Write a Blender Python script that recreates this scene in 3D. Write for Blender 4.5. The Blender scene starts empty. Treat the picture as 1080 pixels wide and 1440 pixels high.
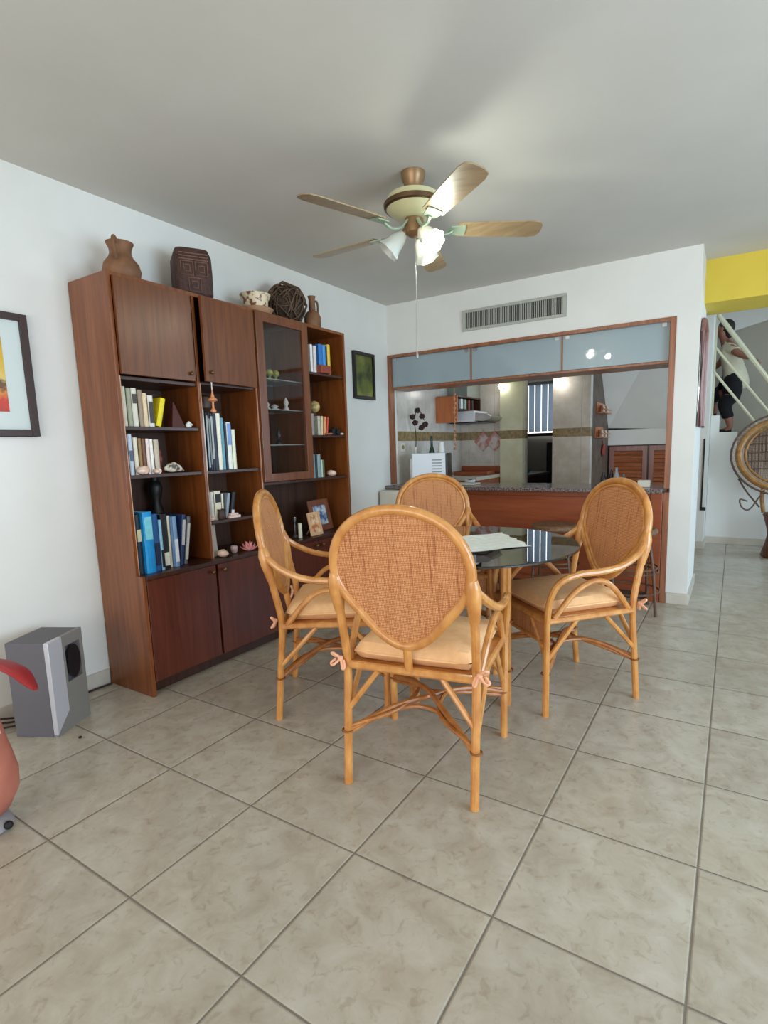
import bpy, bmesh, math, random
from mathutils import Vector, Matrix
random.seed(7)
PI = math.pi
col = bpy.context.scene.collection
sc = bpy.context.scene

# ------------------------------------------------------------------ materials
def srgb(r, g, b):
    f = lambda c: (c/255/12.92) if c/255 <= .04045 else ((c/255+.055)/1.055)**2.4
    return (f(r), f(g), f(b), 1)
MATS = {}
def mat(name, color, rough=.5, metal=0, **k):
    if name in MATS: return MATS[name]
    m = bpy.data.materials.new(name); m.use_nodes = True
    b = m.node_tree.nodes['Principled BSDF']
    b.inputs['Base Color'].default_value = color
    b.inputs['Roughness'].default_value = rough
    b.inputs['Metallic'].default_value = metal
    for kk, v in k.items(): b.inputs[kk.replace('_', ' ')].default_value = v
    MATS[name] = m
    return m
def nodes(m):
    return m.node_tree.nodes, m.node_tree.links, m.node_tree.nodes['Principled BSDF']
def ramp(m, cols, pos=None):
    n = m.node_tree.nodes.new('ShaderNodeValToRGB')
    e = n.color_ramp.elements
    while len(e) < len(cols): e.new(.5)
    for i, c in enumerate(cols):
        e[i].color = c; e[i].position = pos[i] if pos else i/(len(cols)-1)
    return n
def coords(m, scale=(1, 1, 1), rot=(0, 0, 0)):
    N, L, _ = nodes(m)
    t = N.new('ShaderNodeTexCoord'); mp = N.new('ShaderNodeMapping')
    mp.inputs['Scale'].default_value = scale; mp.inputs['Rotation'].default_value = rot
    L.new(t.outputs['Object'], mp.inputs['Vector']); return mp
def noise(m, vec, scale, detail=4, rough=.5, dist=0):
    N, L, _ = nodes(m)
    n = N.new('ShaderNodeTexNoise'); n.inputs['Scale'].default_value = scale
    n.inputs['Detail'].default_value = detail; n.inputs['Roughness'].default_value = rough
    n.inputs['Distortion'].default_value = dist
    L.new(vec.outputs[0], n.inputs['Vector']); return n
def bump(m, src, strength=.2, dist=.01):
    N, L, b = nodes(m)
    u = N.new('ShaderNodeBump'); u.inputs['Strength'].default_value = strength
    u.inputs['Distance'].default_value = dist
    L.new(src, u.inputs['Height']); L.new(u.outputs[0], b.inputs['Normal'])
def noisy(name, c1, c2, scale=(1, 1, 1), ns=5, rough=.5, bmp=0, detail=4, pos=None, dist=0, **k):
    if name in MATS: return MATS[name]
    m = mat(name, c1, rough, **k); N, L, b = nodes(m)
    mp = coords(m, scale); n = noise(m, mp, ns, detail, .55, dist)
    r = ramp(m, [c1, c2], pos or [.3, .7]); L.new(n.outputs['Fac'], r.inputs[0])
    L.new(r.outputs[0], b.inputs['Base Color'])
    if bmp: bump(m, n.outputs['Fac'], bmp, .004)
    return m
# walls / ceiling
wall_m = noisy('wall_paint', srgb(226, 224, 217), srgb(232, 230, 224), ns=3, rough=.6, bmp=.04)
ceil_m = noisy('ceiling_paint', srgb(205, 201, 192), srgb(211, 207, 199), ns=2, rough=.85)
yellow_m = noisy('yellow_paint', srgb(218, 190, 62), srgb(224, 198, 72), ns=3, rough=.55)
def floor_material():
    m = mat('floor_tile', srgb(185, 175, 158), .22)
    N, L, b = nodes(m)
    tc = N.new('ShaderNodeTexCoord'); sep = N.new('ShaderNodeSeparateXYZ')
    L.new(tc.outputs['Object'], sep.inputs[0])
    def math_(op, a, bb=None, v=None):
        n = N.new('ShaderNodeMath'); n.operation = op
        if hasattr(a, 'links'): L.new(a, n.inputs[0])
        else: n.inputs[0].default_value = a
        if bb is not None:
            if hasattr(bb, 'links'): L.new(bb, n.inputs[1])
            else: n.inputs[1].default_value = bb
        return n.outputs[0]
    ds = []; ids = []
    for ax in (0, 1):
        s = math_('DIVIDE', sep.outputs[ax], .45)
        ids.append(math_('FLOOR', s))
        fr = math_('FRACT', s)
        d = math_('MINIMUM', fr, math_('SUBTRACT', 1.0, fr))
        ds.append(d)
    d = math_('MINIMUM', ds[0], ds[1])
    mp = coords(m)
    n1 = noise(m, mp, 9, 8, .62, .6); n2 = noise(m, mp, 26, 6, .6, .9)
    r1 = ramp(m, [srgb(174, 162, 144), srgb(187, 177, 160), srgb(198, 190, 176)], [.3, .5, .7])
    L.new(n1.outputs['Fac'], r1.inputs[0])
    # tile-to-tile tone
    cx = N.new('ShaderNodeCombineXYZ'); L.new(ids[0], cx.inputs[0]); L.new(ids[1], cx.inputs[1])
    wn = N.new('ShaderNodeTexWhiteNoise'); L.new(cx.outputs[0], wn.inputs['Vector'])
    mx = N.new('ShaderNodeMixRGB'); mx.blend_type = 'MULTIPLY'; mx.inputs[0].default_value = .5
    r2 = ramp(m, [srgb(218, 208, 196), srgb(255, 255, 255)], [.33, .45]); L.new(n2.outputs['Fac'], r2.inputs[0])
    L.new(r1.outputs[0], mx.inputs[1]); L.new(r2.outputs[0], mx.inputs[2])
    r3 = ramp(m, [srgb(240, 238, 236), srgb(255, 255, 255)]); L.new(wn.outputs['Value'], r3.inputs[0])
    mx2 = N.new('ShaderNodeMixRGB'); mx2.blend_type = 'MULTIPLY'; mx2.inputs[0].default_value = 1
    L.new(mx.outputs[0], mx2.inputs[1]); L.new(r3.outputs[0], mx2.inputs[2])
    rg = ramp(m, [(0, 0, 0, 1), (1, 1, 1, 1)], [.0052, .0082]); L.new(d, rg.inputs[0])
    mg = N.new('ShaderNodeMixRGB'); L.new(rg.outputs[0], mg.inputs[0])
    mg.inputs[1].default_value = srgb(120, 110, 98); L.new(mx2.outputs[0], mg.inputs[2])
    L.new(mg.outputs[0], b.inputs['Base Color'])
    rr = ramp(m, [(.8, .8, .8, 1), (.24, .24, .24, 1)], [.0052, .0082]); L.new(d, rr.inputs[0])
    L.new(rr.outputs[0], b.inputs['Roughness'])
    rb = ramp(m, [(0, 0, 0, 1), (1, 1, 1, 1)], [.004, .014]); L.new(d, rb.inputs[0])
    bump(m, rb.outputs[0], .5, .003)
    return m
floor_m = floor_material()
def wood(name, dark, mid, light, rough=.35, grain=(14, 14, .9), sc_=2.2, coat=.15):
    if name in MATS: return MATS[name]
    m = mat(name, mid, rough); N, L, b = nodes(m)
    mp = coords(m, grain); n = noise(m, mp, sc_, 8, .6, .7)
    r = ramp(m, [dark, mid, light], [.28, .5, .75]); L.new(n.outputs['Fac'], r.inputs[0])
    L.new(r.outputs[0], b.inputs['Base Color'])
    b.inputs['Coat Weight'].default_value = coat; b.inputs['Coat Roughness'].default_value = .25
    bump(m, n.outputs['Fac'], .05, .002)
    return m
cab_m = wood('cabinet_wood', srgb(96, 48, 17), srgb(124, 66, 26), srgb(144, 84, 38))
door_m = wood('cabinet_door_wood', srgb(84, 40, 15), srgb(106, 56, 23), srgb(122, 70, 32))
base_m = wood('base_door_wood', srgb(72, 27, 13), srgb(92, 37, 19), srgb(108, 48, 26))
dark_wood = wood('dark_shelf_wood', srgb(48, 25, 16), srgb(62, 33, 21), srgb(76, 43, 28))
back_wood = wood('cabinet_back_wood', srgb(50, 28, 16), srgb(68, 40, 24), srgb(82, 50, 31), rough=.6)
count_m = wood('counter_front_wood', srgb(130, 58, 27), srgb(146, 70, 34), srgb(160, 82, 42), grain=(.9, 10, 10))
trim_m = wood('trim_wood', srgb(120, 70, 45), srgb(150, 92, 62), srgb(172, 114, 80))
orange_m = wood('kitchen_cabinet_wood', srgb(160, 84, 40), srgb(186, 104, 54), srgb(200, 122, 70))
rattan_m = noisy('rattan_cane', srgb(182, 114, 50), srgb(218, 156, 86), scale=(1, 1, .5), ns=22, rough=.28, bmp=.05, Coat_Weight=.4)
rattan_d = noisy('rattan_cane_dark', srgb(150, 88, 40), srgb(186, 122, 62), ns=22, rough=.35)
bind_m = noisy('cane_binding', srgb(110, 62, 28), srgb(160, 98, 50), ns=60, rough=.5)
stool_m = noisy('dark_rattan', srgb(74, 50, 34), srgb(110, 78, 52), ns=25, rough=.45)
def weave(name, c_hi, c_mid, c_lo, fx, fz, ax=0):
    m = mat(name, c_mid, .55); N, L, b = nodes(m)
    mp = coords(m)
    w1 = N.new('ShaderNodeTexWave'); w1.bands_direction = 'X' if ax == 0 else 'Y'
    w1.inputs['Scale'].default_value = fx; w1.inputs['Distortion'].default_value = 1.2; w1.inputs['Detail Scale'].default_value = 4
    w2 = N.new('ShaderNodeTexWave'); w2.bands_direction = 'Z'
    w2.inputs['Scale'].default_value = fz; w2.inputs['Distortion'].default_value = 2.5; w2.inputs['Detail Scale'].default_value = 6
    for w in (w1, w2): L.new(mp.outputs[0], w.inputs['Vector'])
    mul = N.new('ShaderNodeMath'); mul.operation = 'MULTIPLY'
    L.new(w1.outputs['Fac'], mul.inputs[0]); L.new(w2.outputs['Fac'], mul.inputs[1])
    r = ramp(m, [c_lo, c_mid, c_hi], [.02, .22, .7]); L.new(mul.outputs[0], r.inputs[0])
    # vertical dark strands, irregular
    mp2 = coords(m, (58, 3, 2.0)); n = noise(m, mp2, 1.7, 4, .7)
    r2 = ramp(m, [srgb(190, 146, 114), (1, 1, 1, 1)], [.34, .46]); L.new(n.outputs['Fac'], r2.inputs[0])
    mx = N.new('ShaderNodeMixRGB'); mx.blend_type = 'MULTIPLY'; mx.inputs[0].default_value = .75
    L.new(r.outputs[0], mx.inputs[1]); L.new(r2.outputs[0], mx.inputs[2])
    L.new(mx.outputs[0], b.inputs['Base Color'])
    bump(m, mul.outputs[0], .7, .003)
    return m
cane_m = weave('woven_cane', srgb(236, 172, 116), srgb(222, 154, 98), srgb(176, 108, 64), 62, 50)
cush_m = noisy('peach_fabric', srgb(236, 182, 128), srgb(243, 194, 142), ns=40, rough=.85, bmp=.1)
tie_m = mat('tie_fabric', srgb(232, 172, 136), .85)
granite = noisy('granite', srgb(60, 50, 50), srgb(150, 132, 128), ns=90, rough=.15, detail=6, pos=[.4, .62])
white_pl = mat('white_plastic', srgb(225, 228, 232), .35)
cream_m = noisy('cream_enamel', srgb(214, 206, 190), srgb(222, 215, 200), ns=8, rough=.4)
chrome = mat('brushed_metal', srgb(190, 190, 190), .28, 1)
black_m = mat('black_gloss', srgb(18, 18, 20), .3)
blackm_m = mat('black_matte', srgb(22, 20, 20), .7)
brass = mat('aged_brass', srgb(120, 92, 60), .35, .8)
def tile_material(nm='kitchen_tile', cc_=((196, 186, 174), (218, 212, 204))):
    m = mat(nm, srgb(205, 198, 188), .2); N, L, b = nodes(m)
    tc = N.new('ShaderNodeTexCoord'); sep = N.new('ShaderNodeSeparateXYZ'); L.new(tc.outputs['Object'], sep.inputs[0])
    def M(op, a, bb):
        n = N.new('ShaderNodeMath'); n.operation = op
        for i, q in enumerate((a, bb)):
            if hasattr(q, 'links'): L.new(q, n.inputs[i])
            else: n.inputs[i].default_value = q
        return n.outputs[0]
    s = M('MULTIPLY', M('GREATER_THAN', sep.outputs[2], 1.30), M('LESS_THAN', sep.outputs[2], 1.395))
    mp = coords(m); n1 = noise(m, mp, 6, 6, .6)
    r = ramp(m, [srgb(*cc_[0]), srgb(*cc_[1])], [.35, .65]); L.new(n1.outputs['Fac'], r.inputs[0])
    n2 = noise(m, mp, 30, 5, .7); r2 = ramp(m, [srgb(120, 100, 66), srgb(160, 138, 98)], [.35, .65]); L.new(n2.outputs['Fac'], r2.inputs[0])
    mx = N.new('ShaderNodeMixRGB'); L.new(s, mx.inputs[0]); L.new(r.outputs[0], mx.inputs[1]); L.new(r2.outputs[0], mx.inputs[2])
    # grout
    xy = M('ADD', sep.outputs[0], sep.outputs[1])
    fr = M('FRACT', M('DIVIDE', xy, .33), 0.0); g1 = M('LESS_THAN', fr, .012)
    mg = N.new('ShaderNodeMixRGB'); L.new(g1, mg.inputs[0]); L.new(mx.outputs[0], mg.inputs[1]); mg.inputs[2].default_value = srgb(168, 160, 150)
    L.new(mg.outputs[0], b.inputs['Base Color'])
    return m
tile_m = tile_material()
tile_lit = tile_material('lit_tile', ((204, 202, 170), (216, 214, 186)))  # kitchen tile again, with the lamp's greenish yellow light in its colour
def glass(name, tint, alpha, rough=.03, coat=.6):
    m = mat(name, tint, rough, **{'Alpha': alpha, 'Coat_Weight': coat, 'Coat_Roughness': .02}); return m
def clear_glass(name, tint, ior=1.6):
    m = bpy.data.materials.new(name); m.use_nodes = True; N = m.node_tree.nodes; L = m.node_tree.links
    N.remove(N['Principled BSDF']); out = N['Material Output']
    t = N.new('ShaderNodeBsdfTransparent'); t.inputs[0].default_value = tint
    g_ = N.new('ShaderNodeBsdfGlossy'); g_.inputs['Roughness'].default_value = .02
    f = N.new('ShaderNodeFresnel'); f.inputs[0].default_value = ior
    x_ = N.new('ShaderNodeMixShader'); ge = N.new('ShaderNodeNewGeometry'); iv = N.new('ShaderNodeMath'); iv.operation = 'SUBTRACT'; iv.inputs[0].default_value = 1; L.new(ge.outputs['Backfacing'], iv.inputs[1])
    mu = N.new('ShaderNodeMath'); mu.operation = 'MULTIPLY'; L.new(f.outputs[0], mu.inputs[0]); L.new(iv.outputs[0], mu.inputs[1]); L.new(mu.outputs[0], x_.inputs[0]); L.new(t.outputs[0], x_.inputs[1]); L.new(g_.outputs[0], x_.inputs[2])
    L.new(x_.outputs[0], out.inputs[0]); return m
pane_m = clear_glass('clear_cabinet_glass', (.9, .9, .9, 1), 1.7)
frost_m = glass('frosted_glass', srgb(170, 186, 192), .74, .3, 1.0)
smoke_m = glass('smoked_glass', srgb(14, 17, 18), .93, .02, 1.0)
ware_m = glass('drinking_glass', srgb(225, 235, 235), .4, .05, .8)
def emit(name, c, s):
    m = mat(name, c, .5); b = m.node_tree.nodes['Principled BSDF']
    b.inputs['Emission Color'].default_value = c; b.inputs['Emission Strength'].default_value = s; return m

# ------------------------------------------------------------------ mesh helpers
def cat_rom(pts, sub=6, closed=False):
    P = [Vector(p) for p in pts]; n = len(P); out = []
    rng = range(n) if closed else range(n-1)
    for i in rng:
        p1, p2 = P[i], P[(i+1) % n]
        p0 = P[(i-1) % n] if closed or i > 0 else p1*2-p2
        p3 = P[(i+2) % n] if closed or i+2 < n else p2*2-p1
        for s in range(sub):
            t = s/sub
            out.append(.5*((2*p1)+(p2-p0)*t+(2*p0-5*p1+4*p2-p3)*t*t+(3*p1-p0-3*p2+p3)*t**3))
    if not closed: out.append(P[-1])
    return out
class MB:
    def __init__(s): s.v = []; s.f = []; s.m = []
    def add(s, vs, fs, mi=0):
        o = len(s.v); s.v += [tuple(v) for v in vs]; s.f += [tuple(i+o for i in f) for f in fs]; s.m += [mi]*len(fs); return s
    def box(s, x0, y0, z0, x1, y1, z1, mi=0, M=None):
        vs = [Vector((x, y, z)) for z in (z0, z1) for y in (y0, y1) for x in (x0, x1)]
        if M: vs = [M @ v for v in vs]
        return s.add(vs, [(0, 2, 3, 1), (4, 5, 7, 6), (0, 1, 5, 4), (2, 6, 7, 3), (0, 4, 6, 2), (1, 3, 7, 5)], mi)
    def tube(s, pts, r, n=10, closed=False, mi=0, flat=1):
        P = [Vector(p) for p in pts]; k = len(P)
        R = r if isinstance(r, (list, tuple)) else [r]*k
        T = []
        for i in range(k):
            a = P[(i-1) % k] if closed or i > 0 else P[i]; b = P[(i+1) % k] if closed or i < k-1 else P[i]
            T.append((b-a).normalized())
        up = Vector((0, 0, 1)) if abs(T[0].z) < .9 else Vector((1, 0, 0))
        N = (up-T[0]*up.dot(T[0])).normalized(); vs = []
        for i in range(k):
            N = (N-T[i]*N.dot(T[i])); N = N.normalized() if N.length > 1e-6 else Vector((1, 0, 0))
            B = T[i].cross(N)
            for j in range(n):
                a = 2*PI*j/n; vs.append(P[i]+N*math.cos(a)*R[i]*flat+B*math.sin(a)*R[i])
        fs = []
        for i in range(k if closed else k-1):
            for j in range(n):
                a = i*n+j; b = i*n+(j+1) % n; c = ((i+1) % k)*n+(j+1) % n; d = ((i+1) % k)*n+j
                fs.append((a, b, c, d))
        if not closed: fs += [tuple(range(n))[::-1], tuple(range((k-1)*n, k*n))]
        return s.add(vs, fs, mi)
    def lathe(s, prof, n=24, c=(0, 0, 0), mi=0, M=None, wob=None):
        vs = []; c = Vector(c)
        for (r, z) in prof:
            for j in range(n):
                a = 2*PI*j/n; rr = r*(wob(a, z) if wob else 1)
                v = Vector((rr*math.cos(a), rr*math.sin(a), z)); vs.append((M @ v if M else v)+c)
        fs = []; k = len(prof)
        for i in range(k-1):
            for j in range(n): fs.append((i*n+j, i*n+(j+1) % n, (i+1)*n+(j+1) % n, (i+1)*n+j))
        if prof[0][0] > 1e-4: fs.append(tuple(range(n))[::-1])
        if prof[-1][0] > 1e-4: fs.append(tuple(range((k-1)*n, k*n)))
        return s.add(vs, fs, mi)
    def ball(s, c, r, n=16, mi=0, sc=(1, 1, 1), M=None):
        prof = [(max(1e-5, math.sin(PI*i/(n//2))), -math.cos(PI*i/(n//2))) for i in range(n//2+1)]
        S = Matrix.Diagonal((r*sc[0], r*sc[1], r*sc[2])).to_4x4()
        return s.lathe(prof, n, c, mi, (M @ S) if M else S)
    def prism(s, poly, ax, a, b, mi=0):
        def P(u, w, h): return {0: (h, u, w), 1: (u, h, w), 2: (u, w, h)}[ax]
        n = len(poly); vs = [P(u, w, a) for u, w in poly]+[P(u, w, b) for u, w in poly]
        return s.add(vs, [tuple(range(n))[::-1], tuple(range(n, 2*n))]+[(i, (i+1) % n, n+(i+1) % n, n+i) for i in range(n)], mi)
    def build(s, name, m, parent=None, loc=(0, 0, 0), rot=(0, 0, 0), smooth=True, bevel=0, seg=2, sub=0):
        me = bpy.data.meshes.new(name); me.from_pydata(s.v, [], s.f)
        bm = bmesh.new(); bm.from_mesh(me); bmesh.ops.remove_doubles(bm, verts=bm.verts, dist=1e-5)
        bmesh.ops.recalc_face_normals(bm, faces=bm.faces); bm.to_mesh(me); bm.free()
        ms = m if isinstance(m, (list, tuple)) else [m]
        for q in ms: me.materials.append(q)
        if len(ms) > 1 and len(me.polygons) == len(s.m):
            me.polygons.foreach_set('material_index', s.m)
        if smooth:
            me.shade_smooth()
            try: me.set_sharp_from_angle(angle=math.radians(35))
            except Exception: pass
        o = bpy.data.objects.new(name, me); col.objects.link(o)
        o.location = loc; o.rotation_euler = rot
        if parent: o.parent = parent
        if bevel:
            b = o.modifiers.new('bevel', 'BEVEL'); b.width = bevel; b.segments = seg; b.limit_method = 'ANGLE'
        if sub:
            u = o.modifiers.new('sub', 'SUBSURF'); u.levels = sub; u.render_levels = sub
        return o
def tag(o, label, cat, group=None, kind=None):
    o['label'] = label
    if cat: o['category'] = cat
    if group: o['group'] = group
    if kind: o['kind'] = kind
    return o
def thing(name, label, cat, loc=(0, 0, 0), rz=0, group=None):
    o = bpy.data.objects.new(name, None); col.objects.link(o); o.empty_display_size = .1
    o.location = loc; o.rotation_euler = (0, 0, rz)
    return tag(o, label, cat, group)
def struct(name, mb, m, parent=None, **k):
    o = mb.build(name, m, parent, **k)
    if not parent: o['kind'] = 'structure'
    return o
def bx(*a): return MB().box(*a)
def copy_tree(root, loc, rz, label):
    r = root.copy(); col.objects.link(r); r.location = loc; r.rotation_euler = (0, 0, rz); r['label'] = label
    for ch in [o for o in list(col.objects) if o.parent == root]:
        c = ch.copy(); col.objects.link(c); c.parent = r
        for g in [o for o in list(col.objects) if o.parent == ch]:
            d = g.copy(); col.objects.link(d); d.parent = c
    return r

XW, YB, H = -1.467, 3.719, 2.554
# ------------------------------------------------------------------ setting
struct('floor', bx(-1.6, -4.1, -.1, 4.6, 8.1, 0), floor_m, smooth=False)
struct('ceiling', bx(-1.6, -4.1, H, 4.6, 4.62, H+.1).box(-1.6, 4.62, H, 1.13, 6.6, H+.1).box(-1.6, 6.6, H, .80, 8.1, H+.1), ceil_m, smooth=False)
struct('ceiling_hall', bx(1.13, 4.62, 2.82, 4.6, 8.1, 2.9).box(.80, 6.6, 2.82, 1.13, 8.1, 2.9), wall_m, smooth=False)
struct('wall_left', bx(XW-.13, -4, 0, XW, 8.0, H), wall_m, smooth=False)
wb = MB().box(XW, YB, 2.10, .985, YB+.14, H).box(.985, YB, 0, 1.13, 4.46, H)
struct('wall_back', wb, wall_m, smooth=False)
struct('wall_beam', bx(1.13, 4.13, 2.245, 4.5, 4.60, H+.0), yellow_m, smooth=False)
struct('wall_hall_end', bx(.80, 6.18, 0, 1.125, 6.6, 2.554), wall_m, smooth=False)
shaded_wall = noisy('shaded_wall_tone', srgb(176, 170, 156), srgb(184, 178, 165), ns=3, rough=.7)  # shade of the stair recess put into the back wall's colour
struct('wall_lit_soffit', MB().prism([(.80, 2.464), (2.35, 2.82), (.80, 2.82)], 1, 7.55, 7.62), wall_m, smooth=False)  # flat white slab; the soffit's lit look comes from colour alone
struct('wall_light_blocker', bx(2.95, 6.6, 0, 3.05, 7.62, 2.82), wall_m, smooth=False)  # unseen wall added to keep hall window light off the back wall
struct('wall_hall_back', bx(-1.467, 7.62, 0, 4.5, 7.75, 2.82), shaded_wall, smooth=False)
wr = MB().box(4.5, -4, 0, 4.62, -.6, H).box(4.5, 2.2, 0, 4.62, 5.0, H).box(4.5, -.6, 2.2, 4.62, 2.2, H).box(4.5, -.6, 0, 4.62, 2.2, .1)
wr.box(4.5, 5.0, 0, 4.62, 7.7, .9).box(4.5, 5.0, 2.3, 4.62, 7.7, 2.9).box(4.5, 7.0, .9, 4.62, 7.7, 2.3)
struct('wall_right', wr, wall_m, smooth=False)
re = MB().box(-1.6, -4.1, 0, -1.1, -4, H).box(3.6, -4.1, 0, 4.6, -4, H).box(-1.1, -4.1, 2.25, 3.6, -4, H)
struct('wall_rear', re, wall_m, smooth=False)
bm_ = noisy('baseboard_tile', srgb(196, 188, 174), srgb(208, 200, 188), ns=8, rough=.35)
struct('baseboard_left', bx(XW, -4, 0, XW+.012, .795, .085).box(XW, 2.63, 0, XW+.012, 3.44, .085), bm_, bevel=.003)
struct('baseboard_pillar', bx(.99, YB-.012, 0, 1.142, YB, .085).box(1.13, YB, 0, 1.142, 4.46, .085), bm_, bevel=.003)
struct('baseboard_hall', bx(1.137, 6.588, 0, 2.72, 6.6, .085).box(.80, 6.168, 0, 1.137, 6.18, .085).box(1.125, 6.18, 0, 1.137, 6.588, .085), bm_, bevel=.003)

# stairs: stringer wall with stepped top + treads behind
poly = [(1.125, 0)]
x = 2.78; z = 0.0; pts = []
steps = [(1.213, 1.50), (1.397, 1.305)]
xs = 1.397; zz = 1.305
while zz-.1865 > .05: xs += .187; zz -= .1865; steps.append((xs, zz))
poly = [(1.127, 0), (1.127, 1.50)]
for i, (sx, sz) in enumerate(steps):
    poly.append((sx, sz))
    poly.append((sx, steps[i+1][1] if i+1 < len(steps) else 0))
struct('wall_stair', MB().prism(poly, 1, 6.6, 6.7), wall_m, smooth=False, bevel=.002)
tr = MB(); px = 1.0
for sx, sz in [(.80+.226, 1.695)]+steps:
    tr.box(px if px > 1.0 else .85, 6.7, 0, sx, 7.62, sz-.02); px = sx
struct('stairs', tr, noisy('stair_tread', srgb(190, 184, 174), srgb(205, 199, 188), ns=6, rough=.4), smooth=False)
# thin black trunking on the hall end wall
struct('cable_trunking', bx(1.085, 6.16, .47, 1.10, 6.18, 1.235).box(1.085, 6.16, .44, 1.136, 6.18, .475), blackm_m)

# ------------------------------------------------------------------ stair railing
cr_m = mat('cream_metal', srgb(214, 208, 178), .4)
SL = {2.62: 1.5, 2.26: 1.385, 2.00: 1.385}
rail = thing('stair_railing', 'cream painted metal railing on the stepped white stair wall', 'railing', (1.15, 6.65, 1.5))
def rl(name, pts, w, h):
    m = MB(); P = [Vector(p)-Vector((1.15, 6.65, 1.5)) for p in pts]
    m.tube(P, w, 4 if False else 8); return m.build(name, cr_m, rail)
MB().box(-.045, -.03, 0, -.005, .01, 1.28).build('newel_post', cr_m, rail, bevel=.004)
MB().box(.04, -.03, -.02, .065, .0, 1.10).build('newel_post', cr_m, rail, bevel=.004) if False else None
dx = 2.15
for nm, z0, z1, x0, w in (('handrail', 2.62, 1.86, 1.15, .026), ('bar', 2.26, 1.53, 1.14, .014), ('bar', 2.00, 1.37, 1.13, .014)):
    sl = {2.62: -1.5, 2.26: -1.40, 2.00: -1.385}[z0]
    L_ = dx-x0
    sl = -1.36
    rl(nm, [(x0, 6.63, z0), (x0+L_, 6.63, z0-SL[z0]*L_)], w, w)
MB().box(1.17, -.03, -1.5+.22, 1.20, .01, .14).build('lower_post', cr_m, rail, bevel=.004)

# ------------------------------------------------------------------ wall unit (bookcase)
UX = -1.13; BX = -1.08; Y0 = .80; TOP = 2.085; BT = .63
cab = thing('wall_unit', 'tall reddish brown wooden wall unit with open shelves, doors and a glass door', 'bookcase', (-1.3, 1.7, 0))
O = Vector((-1.3, 1.7, 0))
def cp(name, m, mt, bevel=.002, par=cab, **k):
    m.v = [tuple(Vector(v)-O) for v in m.v]; return m.build(name, mt, par, smooth=False, bevel=bevel, **k)
def rsub(par, name, m, mt, bevel=.0015):
    m.v = [tuple(Vector(v)-O) for v in m.v]; return m.build(name, mt, par, smooth=False, bevel=bevel)
bk = XW+.006
D1, D2, D3, YE = 1.27, 1.695, 2.172, 2.605
side = [(bk, 0), (BX, 0), (BX, BT), (UX, BT), (UX, TOP), (bk, TOP)]
def sidepan(y0, y1):
    m = MB(); n = len(side); m.add([(a, y0, b) for a, b in side]+[(a, y1, b) for a, b in side],
        [tuple(range(n))[::-1], tuple(range(n, 2*n))]+[(i, (i+1) % n, n+(i+1) % n, n+i) for i in range(n)]); return m
cp('side_panel', sidepan(Y0, Y0+.02), cab_m)
cp('side_panel', sidepan(YE-.02, YE), cab_m)
for d, zb in ((D1, BT), (D2, BT), (D3, 1.035)):
    cp('divider', bx(bk, d-.009, zb+.001, UX, d+.009, TOP-.02), cab_m)
cp('top_board', bx(bk, Y0+.02, TOP-.02, UX, YE-.02, TOP), cab_m)
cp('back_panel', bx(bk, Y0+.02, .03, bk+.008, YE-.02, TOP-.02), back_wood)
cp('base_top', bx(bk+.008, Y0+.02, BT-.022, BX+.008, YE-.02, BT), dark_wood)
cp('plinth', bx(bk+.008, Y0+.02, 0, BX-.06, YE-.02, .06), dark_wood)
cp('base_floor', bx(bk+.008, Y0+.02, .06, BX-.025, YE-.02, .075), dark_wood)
eb = mat('pale_edge', srgb(206, 156, 124), .5)  # thin pale strips along the front edges of side panel and dividers
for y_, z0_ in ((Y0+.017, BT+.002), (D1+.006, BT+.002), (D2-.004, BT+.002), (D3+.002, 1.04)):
    cp('edge_strip', bx(UX-.001, y_, z0_, UX+.0015, y_+.0035, (1.61 if y_ < 1.5 else TOP-.03)), eb, 0)
shelves = [(Y0+.02, D1-.009, 1.612), (Y0+.02, D1-.009, 1.372), (Y0+.02, D1-.009, 1.132),
           (D1+.009, D2-.009, 1.625), (D1+.009, D2-.009, 1.132), (D1+.009, D2-.009, .843),
           (D2+.009, D3-.009, 1.035), (D3+.009, YE-.02, 1.772), (D3+.009, YE-.02, 1.338), (D3-.009, YE-.02, 1.035)]
for a, b, z in shelves:
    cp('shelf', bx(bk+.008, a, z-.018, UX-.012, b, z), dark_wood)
for z in (1.695, 1.503, 1.275):
    cp('glass_shelf', bx(bk+.01, D2+.01, z-.006, UX-.04, D3-.01, z), ware_m, 0)
# upper doors
d = cp('door', bx(UX, Y0+.022, 1.617, UX+.018, D1-.028, TOP-.022), door_m)
rsub(d, 'knob', MB().ball((UX+.03, D1-.06, 1.655), .011, 12).tube([(UX+.015, D1-.06, 1.655), (UX+.03, D1-.06, 1.655)], .005), brass, 0)
# second upper door stands slightly ajar, hinged on its right
m = bx(0, -(D2-.012-(D1-.002)), 0, .018, 0, TOP-.022-1.617)
Rm = Matrix.Rotation(math.radians(6.5), 4, 'Z')
m.v = [tuple(Rm @ Vector(v)+Vector((UX, D2-.012, 1.617))) for v in m.v]
d = cp('door', m, door_m)
kp = Rm @ Vector((.03, -.38, .05))+Vector((UX, D2-.012, 1.617))
rsub(d, 'knob', MB().ball(kp, .011, 12), brass, 0)
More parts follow.
